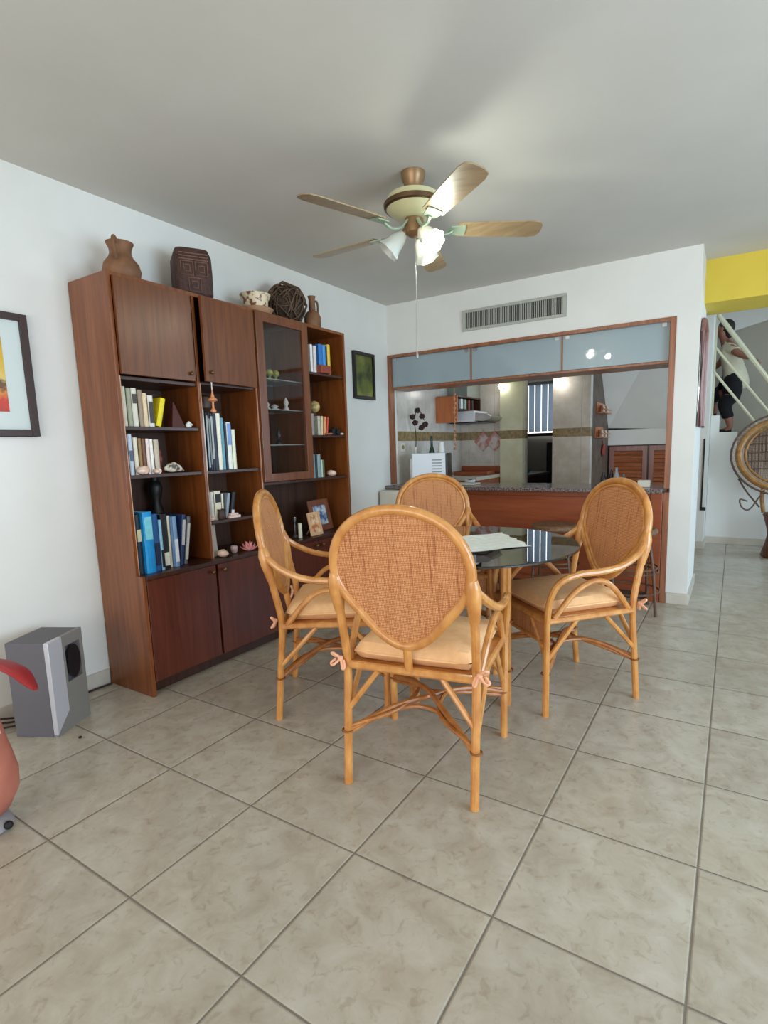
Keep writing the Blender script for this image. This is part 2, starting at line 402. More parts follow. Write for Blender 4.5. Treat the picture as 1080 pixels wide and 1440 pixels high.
# glass door
gz0, gz1 = 1.04, TOP-.01; gy0, gy1 = D2+.004, D3-.004
gd = cp('glass_door', MB().box(UX, gy0, gz0, UX+.02, gy0+.062, gz1).box(UX, gy1-.058, gz0, UX+.02, gy1, gz1).box(UX, gy0+.062, gz0, UX+.02, gy1-.058, gz0+.05).box(UX, gy0+.062, gz1-.055, UX+.02, gy1-.058, gz1), door_m)
rsub(gd, 'glass_pane', bx(UX+.007, gy0+.06, gz0+.045, UX+.012, gy1-.056, gz1-.05), pane_m, 0)
for zz_ in (1.25, 1.9):
    rsub(gd, 'hinge', bx(UX+.001, gy0-.004, zz_, UX+.022, gy0+.004, zz_+.05), brass, 0)
# base doors
yy = [Y0+.022, 1.262, 1.70, 2.14, YE-.022]
for i in range(4):
    a, b = yy[i]+.002, yy[i+1]-.002
    if i in (0,): b -= .012
    if i == 1: a += .0
    d = cp('base_door', bx(BX-.02, a, .075, BX-.001, b, BT-.025), base_m)
    ky = (b-.03) if i % 2 == 0 else (a+.03)
    rsub(d, 'knob', MB().ball((BX+.02, ky, BT-.06), .012, 12).tube([(BX-.002, ky, BT-.06), (BX+.02, ky, BT-.06)], .005), brass, 0)

# ------------------------------------------------------------------ books
bookcols = {}
def bmat(c, band=None):
    k = tuple(c)
    if k not in bookcols:
        bookcols[k] = noisy('book_cover_%02x%02x%02x' % k, srgb(*c), srgb(*[min(255, int(q*1.08)+3) for q in c]), ns=40, rough=.5)
    return bookcols[k]
page_m = noisy('paper_pages', srgb(214, 204, 182), srgb(228, 220, 202), ns=60, rough=.8)
def book(y0, y1, z, h, c, label, group, xf=-1.17, depth=.15, lean=0, band=None, cat='book'):
    w = y1-y0; t = min(.003, w*.18)
    m = MB()
    m.box(-depth, 0, .0, 0, t, h, 0).box(-depth, w-t, 0, 0, w, h, 0)
    # rounded spine
    sp = [(0, 0), (.004, w*.2), (.0055, w*.5), (.004, w*.8), (0, w), (-.003, w), (-.003, 0)]
    m.prism(sp, 2, 0, h, 0)
    m.box(-depth+.003, t, .003, -.003, w-t, h-.004, 1)
    if band:
        for (a, b, bc) in band: m.box(.0045, w*.12, h*a, .0066, w*.88, h*b, 2)
    ms = [bmat(c), page_m]+([bmat(band[0][2])] if band else [])
    dz = max(0, w*math.sin(-lean)) if lean < 0 else 0
    o = m.build('book', ms, None, loc=(xf, y0, z+.0005+dz), rot=(lean, 0, 0), smooth=False)
    tag(o, label, cat, group); return o
WH = (226, 220, 206)
g = 'books on the upper shelf of the left column'
A = 1.372
book(.822, .842, A, .195, (216, 206, 184), 'cream book at the left end of the upper left shelf, against the side panel', g)
book(.843, .862, A, .192, (205, 195, 172), 'second cream book from the side panel on the upper left shelf', g)
book(.866, .890, A, .186, (158, 156, 132), 'greyish green book on the upper left shelf between pale books', g)
book(.892, .920, A, .188, (214, 208, 190), 'cream book with a dark spine patch on the upper left shelf', g, band=[(.6, .85, (70, 60, 52))])
book(.926, .950, A, .182, (150, 130, 108), 'grey brown paperback in the middle of the upper left shelf', g)
book(.951, .974, A, .168, (222, 196, 158), 'peach cream book right of the grey brown paperback on the upper left shelf', g)
book(.978, 1.008, A, .158, (214, 208, 198), 'white book with black patterned spine left of the yellow book', g, band=[(.12, .8, (60, 54, 50))])
book(1.016, 1.044, A, .150, (226, 206, 30), 'bright yellow book leaning right on the upper left shelf', g, lean=-.26)
g = 'books on the middle shelf of the left column'
A = 1.132
book(.826, .846, A, .197, (222, 222, 218), 'white book at the left end of the middle left shelf', g)
book(.851, .872, A, .203, (196, 202, 216), 'tallest bluish white book on the middle left shelf', g, band=[(.35, .6, (80, 90, 120))])
book(.878, .900, A, .186, (222, 212, 188), 'cream book right of the bluish white one on the middle left shelf', g)
book(.904, .922, A, .182, (142, 106, 62), 'tan brown book on the middle left shelf', g)
book(.924, .942, A, .180, (110, 70, 44), 'darker brown book on the middle left shelf', g)
book(.946, .965, A, .180, (226, 206, 200), 'pale pink book on the middle left shelf', g)
book(.967, .985, A, .178, (230, 224, 214), 'white book right of the pale pink one on the middle left shelf', g)
book(.990, 1.018, A, .175, (186, 172, 150), 'beige book at the right end of the middle left shelf row', g)
g = 'large books on the lowest shelf of the left column'
A = BT
book(.824, .832, A, .305, (196, 204, 186), 'thin pale green book at the left end of the lowest shelf', g, xf=-1.15, depth=.2)
book(.834, .862, A, .305, (26, 44, 58), 'dark navy book with a pale spine patch beside the bright blue one', g, xf=-1.15, depth=.2, band=[(.55, .75, (210, 200, 160))])
book(.863, .915, A, .315, (18, 140, 205), 'big bright blue book on the lowest shelf of the left column', g, xf=-1.13, depth=.22, band=[(.55, .92, (120, 200, 215))])
book(.918, .952, A, .298, (24, 84, 140), 'deep blue book right of the big bright blue one', g, xf=-1.14, depth=.2, band=[(.1, .5, (20, 40, 70))])
book(.955, .972, A, .265, (140, 190, 220), 'light blue narrow book on the lowest shelf', g, xf=-1.14, depth=.18, band=[(.05, .4, (15, 15, 15))])
book(.975, 1.012, A, .290, (20, 20, 22), 'thick black book on the lowest shelf', g, xf=-1.15, depth=.2, band=[(.06, .3, (220, 220, 205))])
book(1.014, 1.034, A, .278, (232, 226, 204), 'cream book beside the thick black one on the lowest shelf', g, xf=-1.16, depth=.2)
book(1.037, 1.062, A, .272, (118, 154, 196), 'blue floral book on the lowest shelf', g, xf=-1.14, depth=.2, band=[(.1, .55, (215, 222, 232))])
book(1.070, 1.092, A, .275, (40, 62, 110), 'navy book leaning right on the lowest shelf', g, xf=-1.15, depth=.2, lean=-.14, band=[(.4, .9, (190, 190, 196))])
book(1.098, 1.118, A, .262, (92, 96, 104), 'grey dotted book leaning right at the end of the lowest shelf row', g, xf=-1.15, depth=.2, lean=-.16, band=[(.1, .85, (190, 192, 190))])
g = 'books on the upper shelf of the second column'
A = 1.132
book(1.282, 1.290, A, .345, (226, 222, 210), 'thin white book at the left end of the second column shelf', g)
book(1.292, 1.318, A, .340, (212, 222, 222), 'tall pale grey book next to the divider in the second column', g)
book(1.324, 1.338, A, .325, (30, 34, 44), 'black book with white spine marks next to the tall pale grey book', g, band=[(.05, .95, (160, 165, 165))])
book(1.340, 1.354, A, .325, (26, 30, 40), 'second black book with white spine marks in the second column', g, band=[(.1, .9, (120, 128, 132))])
book(1.356, 1.372, A, .322, (30, 34, 44), 'third black book with white spine marks in the second column', g, band=[(.2, .95, (165, 168, 165))])
book(1.374, 1.398, A, .322, (40, 46, 66), 'dark blue book left of the cream white one in the second column', g)
book(1.400, 1.428, A, .325, (232, 226, 205), 'cream white book in the middle of the second column row', g)
book(1.430, 1.450, A, .300, (96, 148, 168), 'teal book in the second column row', g)
book(1.454, 1.468, A, .280, (24, 30, 44), 'narrow navy book in the second column row', g)
book(1.470, 1.502, A, .275, (225, 226, 216), 'white book with a blue top half in the second column', g, band=[(.52, .98, (120, 150, 205))])
book(1.506, 1.532, A, .235, (224, 222, 196), 'shortest cream book at the right end of the second column row', g)
g = 'books on the small middle shelf of the second column'
A = .843
book(1.283, 1.300, A, .165, (160, 172, 196), 'bluish grey book at the left end of the small middle shelf', g)
book(1.303, 1.316, A, .165, (190, 190, 196), 'pale grey book on the small middle shelf', g)
book(1.318, 1.340, A, .165, (222, 220, 210), 'white book on the small middle shelf', g)
book(1.345, 1.392, A, .168, (228, 220, 196), 'cream book with a black square on the spine', g, band=[(.6, .9, (30, 26, 26))])
book(1.396, 1.408, A, .150, (232, 226, 205), 'thin cream book beside the one with a black square', g)
book(1.416, 1.436, A, .150, (140, 150, 164), 'grey blue book leaning right on the small middle shelf', g, lean=-.2)
book(1.452, 1.478, A, .152, (22, 22, 24), 'black book leaning right on the small middle shelf', g, lean=-.2, band=[(.1, .3, (210, 210, 210))])
book(1.286, 1.345, BT, .185, (186, 180, 172), 'grey white box file leaning at the divider on the counter of the second column', 'none', lean=.06)
bpy.data.objects[-1] if False else None
g = 'books on the top shelf of the right column'
A = 1.772
book(2.255, 2.280, A, .19, (226, 220, 214), 'white book at the left end of the top right shelf', g)
book(2.286, 2.318, A, .185, (214, 208, 204), 'white book left of the blue books on the top right shelf', g, lean=-.03)
book(2.345, 2.392, A, .205, (40, 110, 180), 'wide blue book on the top right shelf', g)
book(2.394, 2.425, A, .205, (64, 136, 200), 'lighter blue book on the top right shelf', g)
book(2.428, 2.438, A, .20, (24, 26, 30), 'thin black book left of the yellow one', g)
book(2.444, 2.476, A, .215, (222, 186, 60), 'mustard yellow book on the top right shelf', g)
g = 'books on the middle shelf of the right column'
A = 1.338
book(2.225, 2.262, A, .15, (150, 140, 136), 'grey book half behind the glass door frame', g)
book(2.300, 2.330, A, .135, (176, 172, 152), 'greenish grey book under the globe', g)
book(2.335, 2.352, A, .135, (206, 196, 160), 'cream book on the middle right shelf', g, lean=-.06)
book(2.364, 2.382, A, .132, (214, 140, 90), 'orange book leaning right on the middle right shelf', g, lean=-.12)
book(2.392, 2.406, A, .132, (190, 70, 50), 'red book leaning right on the middle right shelf', g, lean=-.16)
g = 'books on the low shelf of the right column'
A = 1.035
book(2.225, 2.250, A, .165, (120, 140, 150), 'blue grey book at the left end of the low right shelf', g)
book(2.255, 2.272, A, .165, (40, 60, 56), 'dark green book on the low right shelf', g)
book(2.276, 2.312, A, .165, (130, 150, 150), 'pale teal book on the low right shelf', g)
book(2.316, 2.330, A, .125, (190, 200, 190), 'short pale book on the low right shelf', g)
book(2.334, 2.352, A, .125, (90, 100, 60), 'short olive book on the low right shelf', g)

# ------------------------------------------------------------------ ornaments in the unit
def single(name, mb, m, label, cat, loc=(0, 0, 0), group=None, rot=(0, 0, 0), **k):
    return tag(mb.build(name, m, None, loc=loc, rot=rot, **k), label, cat, group)
shell_m = noisy('shell_pink', srgb(220, 180, 160), srgb(240, 220, 205), ns=30, rough=.4, bmp=.2)
dred = mat('dark_red_wax', srgb(70, 20, 18), .5)
single('pyramid_candle', MB().add([(-.035, -.04, 0), (.035, -.04, 0), (.035, .04, 0), (-.035, .04, 0), (-.002, -.004, .135), (.002, -.004, .135), (.002, .004, .135), (-.002, .004, .135)],
    [(0, 1, 2, 3), (4, 5, 6, 7), (0, 1, 5, 4), (1, 2, 6, 5), (2, 3, 7, 6), (3, 0, 4, 7)]), dred, 'dark red pyramid shaped ornament beside the yellow book', 'ornament', (-1.2, 1.148, 1.3725), bevel=.004)
def shell(name, label, loc, r, m=shell_m, rz=0, flat=.6):
    prof = []
    mb = MB(); n = 26; P = []; R = []
    for i in range(n):
        t = i/(n-1); a = t*PI*3.2; rr = r*(.75-.6*t)
        P.append((rr*math.cos(a)*.6, rr*math.sin(a)*.6, r*.52+t*r*.25)); R.append(r*(.5-.42*t))
    mb.tube(P, R, 12)
    mb.ball((0, 0, r*.45), r*.62, 14, 0, (1.1, 1.25, .7))
    return single(name, mb, m, label, 'shell', loc, rot=(0, 0, rz))
shell('sea_shell', 'pinkish white sea shell in front of the books on the middle left shelf', (-1.155, .905, 1.133), .042)
shell('sea_shell', 'small flat pale shell right of the larger shell on the middle left shelf', (-1.155, .985, 1.133), .026, rz=1)
mb = MB(); mb.tube([(0, -.055, .022), (0, -.03, .026), (0, .0, .03), (0, .03, .022), (0, .06, .008)], [.008, .022, .028, .018, .004], 12)
single('conch_shell', mb, noisy('conch', srgb(90, 78, 66), srgb(225, 215, 198), ns=45, rough=.4, pos=[.42, .58]), 'speckled grey and white conch shell on the middle left shelf', 'shell', (-1.16, 1.09, 1.133))
mb = MB(); mb.lathe([(.022, 0), (.018, .01), (.008, .03), (.014, .06), (.017, .075), (.012, .09), (.009, .098), (.012, .108), (.008, .122), (.0, .126)], 14)
single('clay_figurine', mb, mat('red_clay', srgb(120, 46, 34), .5), 'small red brown figurine behind the conch shell', 'figurine', (-1.24, 1.065, 1.133))
mb = MB(); mb.tube([(0, -.02, .012), (0, .0, .024), (0, .025, .014)], [.004, .012, .003], 8).ball((0, -.002, .008), .013, 10, 0, (.8, 1.4, .6))
single('dove_figurine', mb, mat('white_ceramic', srgb(225, 222, 214), .3), 'tiny white figurine beside the dark red pyramid', 'figurine', (-1.17, 1.215, 1.3725))
mb = MB(); mb.lathe([(.036, 0), (.04, .01), (.03, .04), (.036, .16), (.038, .28), (.022, .335), (.034, .38), (.040, .42), (.030, .445), (.022, .455), (.026, .48), (.02, .5), (.0, .505)], 18)
single('carved_statue', mb, mat('blackened_wood', srgb(24, 26, 28), .45), 'tall black carved statue standing behind the large books', 'statue', (-1.385, 1.12, BT+.001))
# dangling ornament
orn = thing('hanging_ornament', 'small wooden bird ornament hanging from the door knob by a white cord', 'ornament', (-1.085, 1.318, 1.45))
MB().tube([(-.012, .005, .2), (-.004, -.004, .19), (0, 0, .16), (0, 0, .12)], .003, 6).tube([(-.012, .005, .2), (-.003, .008, .185), (0, 0, .16)], .003, 6).build('cord', mat('white_cord', srgb(225, 222, 215), .8), orn)
MB().lathe([(0, 0), (.014, .006), (.016, .015), (.006, .028), (.006, .06), (.026, .068), (.022, .078), (.01, .088), (.006, .105), (.003, .125), (0, .13)], 14).build('wooden_body', mat('light_wood', srgb(214, 140, 96), .5), orn)
mb = MB(); mb.lathe([(.02, 0), (.03, .01), (.05, .03), (.055, .06), (.045, .09), (.02, .105), (0, .108)], 20)
single('gourd_bowl', mb, noisy('dark_gourd', srgb(46, 30, 18), srgb(80, 56, 34), ns=12, rough=.5), 'dark round gourd sitting on the tops of the books in the second column', 'bowl', (-1.235, 1.372, 1.458))
# second column lower
mb = MB(); mb.lathe([(.018, 0), (.024, .01), (.024, .03), (.019, .045), (.023, .06), (.02, .062), (.014, .05), (0, .048)], 16)
single('clay_cup', mb, mat('dark_clay', srgb(62, 46, 38), .5), 'small dark clay cup before the cream book on the small middle shelf', 'cup', (-1.152, 1.375, .844))
single('seashell_pebble', MB().ball((0, 0, .012), .02, 12, 0, (1, 1.3, .6)), shell_m, 'small white shell at the left end of the small middle shelf', 'shell', (-1.152, 1.305, .8435))
single('trinket_box', MB().box(-.02, -.045, 0, .02, .045, .016).box(-.017, -.03, .016, .017, .03, .028), mat('pink_stone', srgb(226, 196, 184), .5), 'flat pinkish trinket box on the small middle shelf', 'box', (-1.16, 1.465, .8435), bevel=.003)
shell('sea_shell', 'large whitish shell at the left of the counter of the second column', (-1.115, 1.335, BT+.001), .042, rz=2)
mb = MB(); mb.lathe([(.014, 0), (.02, .01), (.022, .035), (.018, .042), (.012, .03), (0, .01)], 14)
single('glass_votive', mb, mat('pinkish_glass', srgb(180, 150, 150), .1), 'small glass votive between the large shell and the pink lotus', 'candle holder', (-1.16, 1.455, BT+.001))
lotus = thing('lotus_candle', 'pink lotus flower candle holder on the counter of the wall unit', 'candle holder', (-1.14, 1.555, BT))
pm = noisy('lotus_pink', srgb(214, 110, 116), srgb(240, 176, 170), ns=20, rough=.4)
for ring, (n, r, h, tilt) in enumerate([(8, .055, .03, .2), (8, .04, .045, .1), (6, .024, .055, 0)]):
    for k in range(n):
        a = 2*PI*(k+ring*.5)/n; c, s_ = math.cos(a), math.sin(a)
        P = [(.008*c, .008*s_, .006), (r*.6*c, r*.6*s_, h*.35), (r*c, r*s_, h)]
        MB().tube(cat_rom(P, 4), [.006, .010, .013, .014, .013, .011, .008, .004, .001], 8, flat=.35).build('petal', pm, lotus)
MB().lathe([(.016, 0), (.02, .004), (.012, .012), (.014, .03), (0, .032)], 14).build('cup', pm, lotus)
# glass cupboard contents
gl_y = noisy('yellow_green_glass', srgb(150, 150, 70), srgb(200, 200, 120), ns=20, rough=.15)
wh_c = mat('white_ceramic', srgb(225, 222, 214), .3)
for k, (y, h, w) in enumerate([(1.83, .14, .02), (1.90, .07, .026), (1.96, .075, .028), (2.02, .075, .026)]):
    mb = MB(); mb.lathe([(w, 0), (w*.9, .006), (w*.3, .014), (w*.3, h*.4), (w, h*.6), (w*.9, h*.85), (w*.5, h), (w*.45, h), (w*.8, h*.8), (0, h*.55)], 16)
    single('glass_figurine' if k == 0 else 'glass_goblet', mb, gl_y, ['tall slim yellow green glass piece on the top shelf behind the glass door', 'leftmost yellow green goblet behind the glass door', 'middle yellow green goblet behind the glass door', 'rightmost yellow green goblet behind the glass door'][k], 'glassware', (-1.28, y, 1.6955))
for k, (y, z, h, w) in enumerate([(1.86, 1.5035, .05, .022), (1.93, 1.5035, .035, .03), (2.04, 1.5035, .085, .02), (1.84, 1.2755, .05, .02), (1.95, 1.2755, .11, .024), (1.93, 1.0355, .03, .03)]):
    mb = MB(); mb.lathe([(w, 0), (w*1.05, h*.1), (w*.5, h*.3), (w*.9, h*.6), (w*.5, h*.85), (w*.2, h), (0, h)], 14)
    single('china_figurine', mb, [wh_c, wh_c, wh_c, wh_c, black_m, wh_c][k], ['small white china piece at the left of the second glass shelf', 'low white china dish on the second glass shelf', 'white sailing boat figurine on the second glass shelf', 'small white china piece on the third glass shelf', 'dark glass vase on the third glass shelf', 'low white dish on the floor of the glass cupboard'][k], 'figurine', (-1.22, y, z))
# right column items
single('wooden_box', bx(-.03, -.055, 0, .03, .055, .055), mat('red_brown_box', srgb(140, 64, 44), .5), 'small reddish brown wooden box in front of the blue books', 'box', (-1.152, 2.37, 1.7725), bevel=.003)
gb = thing('globe', 'small tan globe standing on the books of the right column', 'globe', (-1.22, 2.33, 1.4745))
MB().lathe([(.022, 0), (.02, .006), (.005, .012), (.005, .026)], 14).build('stand', dark_wood, gb)
MB().ball((0, 0, .068), .042, 20).build('sphere', noisy('globe_paper', srgb(150, 130, 80), srgb(205, 180, 120), ns=18, rough=.4, pos=[.45, .55]), gb)
cam_ = thing('camera_body', 'small black camera at the right of the middle right shelf', 'camera', (-1.17, 2.49, 1.3385))
MB().box(-.02, -.045, 0, .02, .045, .045).box(-.012, -.015, .045, .012, .02, .058).build('body', blackm_m, cam_, bevel=.003, smooth=False)
MB().lathe([(.018, .02), (.018, .035), (.012, .036), (0, .03)], 14, M=Matrix.Rotation(PI/2, 4, 'Y'), c=(0, 0, .022)).build('lens', black_m, cam_)
single('seashell_white', MB().ball((0, 0, .009), .016, 12, 0, (1, 1.3, .55)), shell_m, 'tiny white shell at the right end of the middle right shelf', 'shell', (-1.155, 2.555, 1.3385))
single('clay_dish', MB().lathe([(.02, 0), (.035, .008), (.03, .014), (0, .012)], 14), mat('tan_clay', srgb(170, 110, 80), .6), 'small tan dish before the books on the middle right shelf', 'dish', (-1.158, 2.40, 1.3385))
shell('sea_shell', 'round white and orange shell at the right of the low right shelf', (-1.165, 2.43, 1.036), .045, rz=2.4)
# photo frames
def photo_frame(label, loc, w, h, fw, fm, pm_, rz, tilt=-.2, mat_m=None):
    t = thing('photo_frame', label, 'picture frame', loc, rz)
    M = Matrix.Rotation(tilt, 4, 'Y')
    def tr_(m): m.v = [tuple(M @ Vector(v)) for v in m.v]; return m
    m = MB().box(0, -w/2, 0, .014, -w/2+fw, h).box(0, w/2-fw, 0, .014, w/2, h).box(0, -w/2+fw, 0, .014, w/2-fw, fw).box(0, -w/2+fw, h-fw, .014, w/2-fw, h)
    tr_(m).build('frame', fm, t, smooth=False, bevel=.002)
    tr_(bx(.002, -w/2+fw, fw, .006, w/2-fw, h-fw)).build('photo', pm_, t, smooth=False)
    MB().tube([M @ Vector((0, 0, h*.6)), Vector((-.085, 0, .004))], .004, 6).build('easel_leg', fm, t)
    return t
photo_m = noisy('photo_print_blue', srgb(70, 100, 150), srgb(205, 215, 222), ns=14, rough=.25, pos=[.42, .58])
photo2_m = noisy('photo_print_tan', srgb(190, 110, 60), srgb(232, 206, 170), ns=22, rough=.35, pos=[.4, .55])
frame_brown = wood('frame_wood', srgb(96, 52, 36), srgb(122, 70, 48), srgb(140, 88, 62))
photo_frame('brown wooden frame with a bluish portrait photo on the unit counter', (-1.225, 2.365, BT+.001), .265, .235, .045, frame_brown, photo_m, .12)
photo_frame('small beige framed picture leaning before the larger photo frame', (-1.125, 2.175, BT+.001), .13, .165, .018, mat('pale_frame', srgb(214, 170, 128), .5), photo2_m, .05)
single('glass_candlestick', MB().lathe([(.022, 0), (.02, .006), (.006, .02), (.009, .07), (.005, .1), (.014, .13), (.012, .14), (0, .13)], 14), mat('silver_black', srgb(110, 110, 112), .25, .7), 'dark silver candlestick beside the left chair back on the unit counter', 'candlestick', (-1.22, 2.06, BT+.001))
single('white_candle', MB().lathe([(.014, 0), (.014, .10), (.005, .103), (0, .103)], 14), mat('wax', srgb(214, 208, 186), .5), 'short pale candle in front of the candlestick on the unit counter', 'candle', (-1.16, 2.045, BT+.001))

# ------------------------------------------------------------------ items on top of the unit
terra = noisy('terracotta', srgb(104, 70, 44), srgb(142, 98, 66), ns=10, rough=.65, bmp=.1)
T0 = TOP+.001
jug = thing('clay_jug', 'brown clay pitcher with a handle on top of the wall unit, at its left end', 'jug', (-1.29, .985, T0), -.35); jug.scale = (.84, .84, .84)
MB().lathe([(.075, 0), (.098, .03), (.108, .075), (.098, .115), (.070, .15), (.060, .175), (.062, .2), (.078, .235), (.072, .236), (.052, .2), (.05, .17), (0, .16)], 28).build('body', terra, jug)
MB().tube(cat_rom([(.076, -.03, .215), (.10, -.05, .235), (.12, -.06, .205), (.118, -.055, .16), (.098, -.045, .12)], 5), .011, 10).build('handle', terra, jug)
dbr = noisy('dark_woven', srgb(52, 30, 24), srgb(82, 52, 42), ns=60, rough=.7, bmp=.4)
bsk = thing('woven_basket', 'tall dark brown square basket with raised square patterns on the wall unit', 'basket', (-1.295, 1.41, T0), -.52); bsk.scale = (.84, .84, .94)
m = MB(); n = 24
def sq(a, w):  # rounded square radius
    c, s_ = abs(math.cos(a)), abs(math.sin(a)); return w/((c**5+s_**5)**.2)
prof = [(.80, 0), (.98, .03), (1, .15), (.98, .24), (.84, .285), (.80, .285), (.9, .24), (.9, .04), (0.01, .03)]
m.lathe([(r*.125, z) for r, z in prof], 40, wob=lambda a, z: sq(a, 1))
m.build('basket_body', dbr, bsk)
rel = noisy('woven_relief', srgb(112, 78, 62), srgb(134, 98, 80), ns=60, rough=.7)
for (cy, cz) in ((-.045, .165), (.045, .165), (0, .075)):
    for w in (.038, .018):
        q = MB(); X = .127
        P = [(X, cy-w, cz-w), (X, cy+w, cz-w), (X, cy+w, cz+w), (X, cy-w, cz+w)]
        q.tube(P, .0035, 6, closed=True); q.build('relief_square', rel, bsk)
for z in (.215, .232, .249):
    MB().tube([(.126, -.09, z), (.126, .09, z)], .003, 6).build('relief_band', rel, bsk)
bw = thing('stacked_bowls', 'cream and brown painted bowl sitting in a wider saucer on the wall unit', 'bowl', (-1.27, 1.865, T0))
MB().lathe([(.06, 0), (.09, .012), (.112, .045), (.10, .05), (.055, .02), (0, .018)], 28).build('saucer', noisy('tan_ceramic', srgb(150, 112, 84), srgb(186, 146, 112), ns=14, rough=.5), bw)
MB().lathe([(.05, .02), (.075, .05), (.082, .1), (.098, .135), (.092, .136), (.075, .1), (.06, .05), (0, .04)], 28, wob=lambda a, z: 1+.02*math.cos(8*a)).build('bowl', noisy('painted_ceramic', srgb(120, 74, 50), srgb(222, 204, 172), ns=26, rough=.4, pos=[.42, .5]), bw)
wv = thing('wicker_ball_basket', 'dark faceted openwork wicker basket lying on the wall unit beside a jug', 'basket', (-1.29, 2.17, T0), -.4); wv.scale = (1.16, 1.16, 1.16)
m = MB(); wk = noisy('wicker_dark', srgb(50, 36, 26), srgb(110, 84, 62), ns=50, rough=.7)
random.seed(3)
R_ = .118; C0 = Vector((0, 0, .122))
m.ball(C0, R_*.93, 12)
m.build('core', noisy('wicker_core', srgb(34, 24, 18), srgb(78, 58, 42), ns=70, rough=.8, bmp=.6), wv)
m = MB()
for k in range(60):
    ax = Vector((random.gauss(0, 1), random.gauss(0, 1), random.gauss(0, 1))).normalized()
    u_ = ax.orthogonal().normalized(); v_ = ax.cross(u_); a0 = random.random()*6.28; off = random.uniform(-.6, .6)
    rr = R_*math.sqrt(1-off*off)
    m.tube([C0+ax*off*R_+(u_*math.cos(a0+t*.28)+v_*math.sin(a0+t*.28))*rr for t in range(8)], .0035, 5)
m.build('woven_strands', wk, wv)
m = MB()
for k in range(7):
    a = 2*PI*k/7; b = 2*PI*(k+1)/7
    m.tube([C0+Vector((.03, math.cos(a)*R_*1.02, math.sin(a)*R_*1.02)), C0+Vector((.03, math.cos(b)*R_*1.02, math.sin(b)*R_*1.02))], .006, 6)
    m.tube([C0+Vector((.03, math.cos(a)*R_*1.0, math.sin(a)*R_*1.0)), C0+Vector((.118, math.cos(a)*R_*.2, math.sin(a)*R_*.2))], .004, 6)
m.build('rim_frame', wk, wv)
j2 = thing('bottle_jug', 'brown bottle-necked clay jug with a loop handle at the right of the wall unit top', 'jug', (-1.25, 2.395, T0)); j2.scale = (.9, .9, 1.05)
MB().lathe([(.055, 0), (.066, .03), (.066, .09), (.05, .115), (.028, .13), (.024, .2), (.032, .225), (.027, .226), (.018, .2), (0, .19)], 24).build('body', terra, j2)
MB().tube(cat_rom([(0.0, .022, .195), (0.0, .06, .2), (0.0, .072, .17), (0.0, .066, .12), (0, .06, .10)], 5), .008, 8).build('handle', terra, j2)

# ------------------------------------------------------------------ pictures on the left wall
def picture(label, y0, y1, z0, z1, fw, fm, art, mount=None, mw=.07):
    t = thing('framed_picture', label, 'picture', (XW, (y0+y1)/2, z0))
    cy = (y0+y1)/2; a, b, h = y0-cy, y1-cy, z1-z0
    MB().box(.002, a, 0, .026, a+fw, h).box(.002, b-fw, 0, .026, b, h).box(.002, a+fw, 0, .026, b-fw, fw).box(.002, a+fw, h-fw, .026, b-fw, h).build('frame', fm, t, smooth=False, bevel=.002)
    if mount:
        bx(.003, a+fw, fw, .010, b-fw, h-fw).build('mount', mount, t, smooth=False)
        bx(.0101, a+fw+mw, fw+mw, .0115, b-fw-mw, h-fw-mw).build('print', art, t, smooth=False)
    else: bx(.003, a+fw, fw, .012, b-fw, h-fw).build('print', art, t, smooth=False)
    return t
def art_material():
    m = mat('abstract_art', srgb(220, 170, 40), .45); N, L, b = nodes(m)
    tc = N.new('ShaderNodeTexCoord'); sep = N.new('ShaderNodeSeparateXYZ'); L.new(tc.outputs['Object'], sep.inputs[0])
    n = noise(m, coords(m), 9, 6, .6, 1.0)
    ad = N.new('ShaderNodeMath'); ad.operation = 'MULTIPLY_ADD'
    L.new(n.outputs['Fac'], ad.inputs[0]); ad.inputs[1].default_value = .16; L.new(sep.outputs[2], ad.inputs[2])
    r = ramp(m, [srgb(176, 60, 50), srgb(206, 60, 40), srgb(222, 140, 60), srgb(90, 60, 40), srgb(226, 196, 110), srgb(220, 176, 40), srgb(200, 150, 20)], [.18, .25, .285, .31, .34, .42, .52])
    L.new(ad.outputs[0], r.inputs[0]); L.new(r.outputs[0], b.inputs['Base Color']); return m
picture('large framed yellow and red abstract print cut off at the left edge', .10, .585, 1.332, 1.888, .032, mat('dark_frame', srgb(58, 36, 32), .4), art_material(), mat('mount_board', srgb(214, 222, 218), .6), .08)
picture('small black framed green landscape picture between the wall unit and the kitchen', 3.143, 3.463, 1.671, 2.075, .028, mat('black_frame', srgb(24, 22, 20), .35),
        noisy('landscape_print', srgb(40, 50, 26), srgb(134, 140, 60), ns=7, rough=.3, detail=6))

# ------------------------------------------------------------------ kitchen opening, counter, glass cabinet
tr_m = MB().box(XW+.001, YB-.012, 2.075, .985, YB+.02, 2.10).box(XW+.001, YB-.012, .885, XW+.03, YB+.06, 2.075).box(.945, YB-.012, .875, .985, YB+.14, 2.075).box(.945, YB-.012, 0, .985, YB+.02, .845)
struct('trim_1', tr_m, trim_m, smooth=False, bevel=.002)
hc = thing('hanging_glass_cabinet', 'long hanging cabinet with three frosted glass doors above the kitchen counter', 'cabinet', (-.24, YB+.15, 1.79))
o_ = Vector((-.24, YB+.15, 1.79))
def hp(name, m, mt, bevel=0, par=hc):
    m.v = [tuple(Vector(v)-o_) for v in m.v]; return m.build(name, mt, par, smooth=False, bevel=bevel)
hp('bottom_board', bx(XW+.03, YB+.022, 1.785, .945, YB+.30, 1.803), trim_m, .002)
hp('top_board', bx(XW+.03, YB+.15, 2.085, .945, YB+.30, 2.098), trim_m, .002)
hp('back_glass', bx(XW+.03, YB+.285, 1.804, .945, YB+.29, 2.084), frost_m)
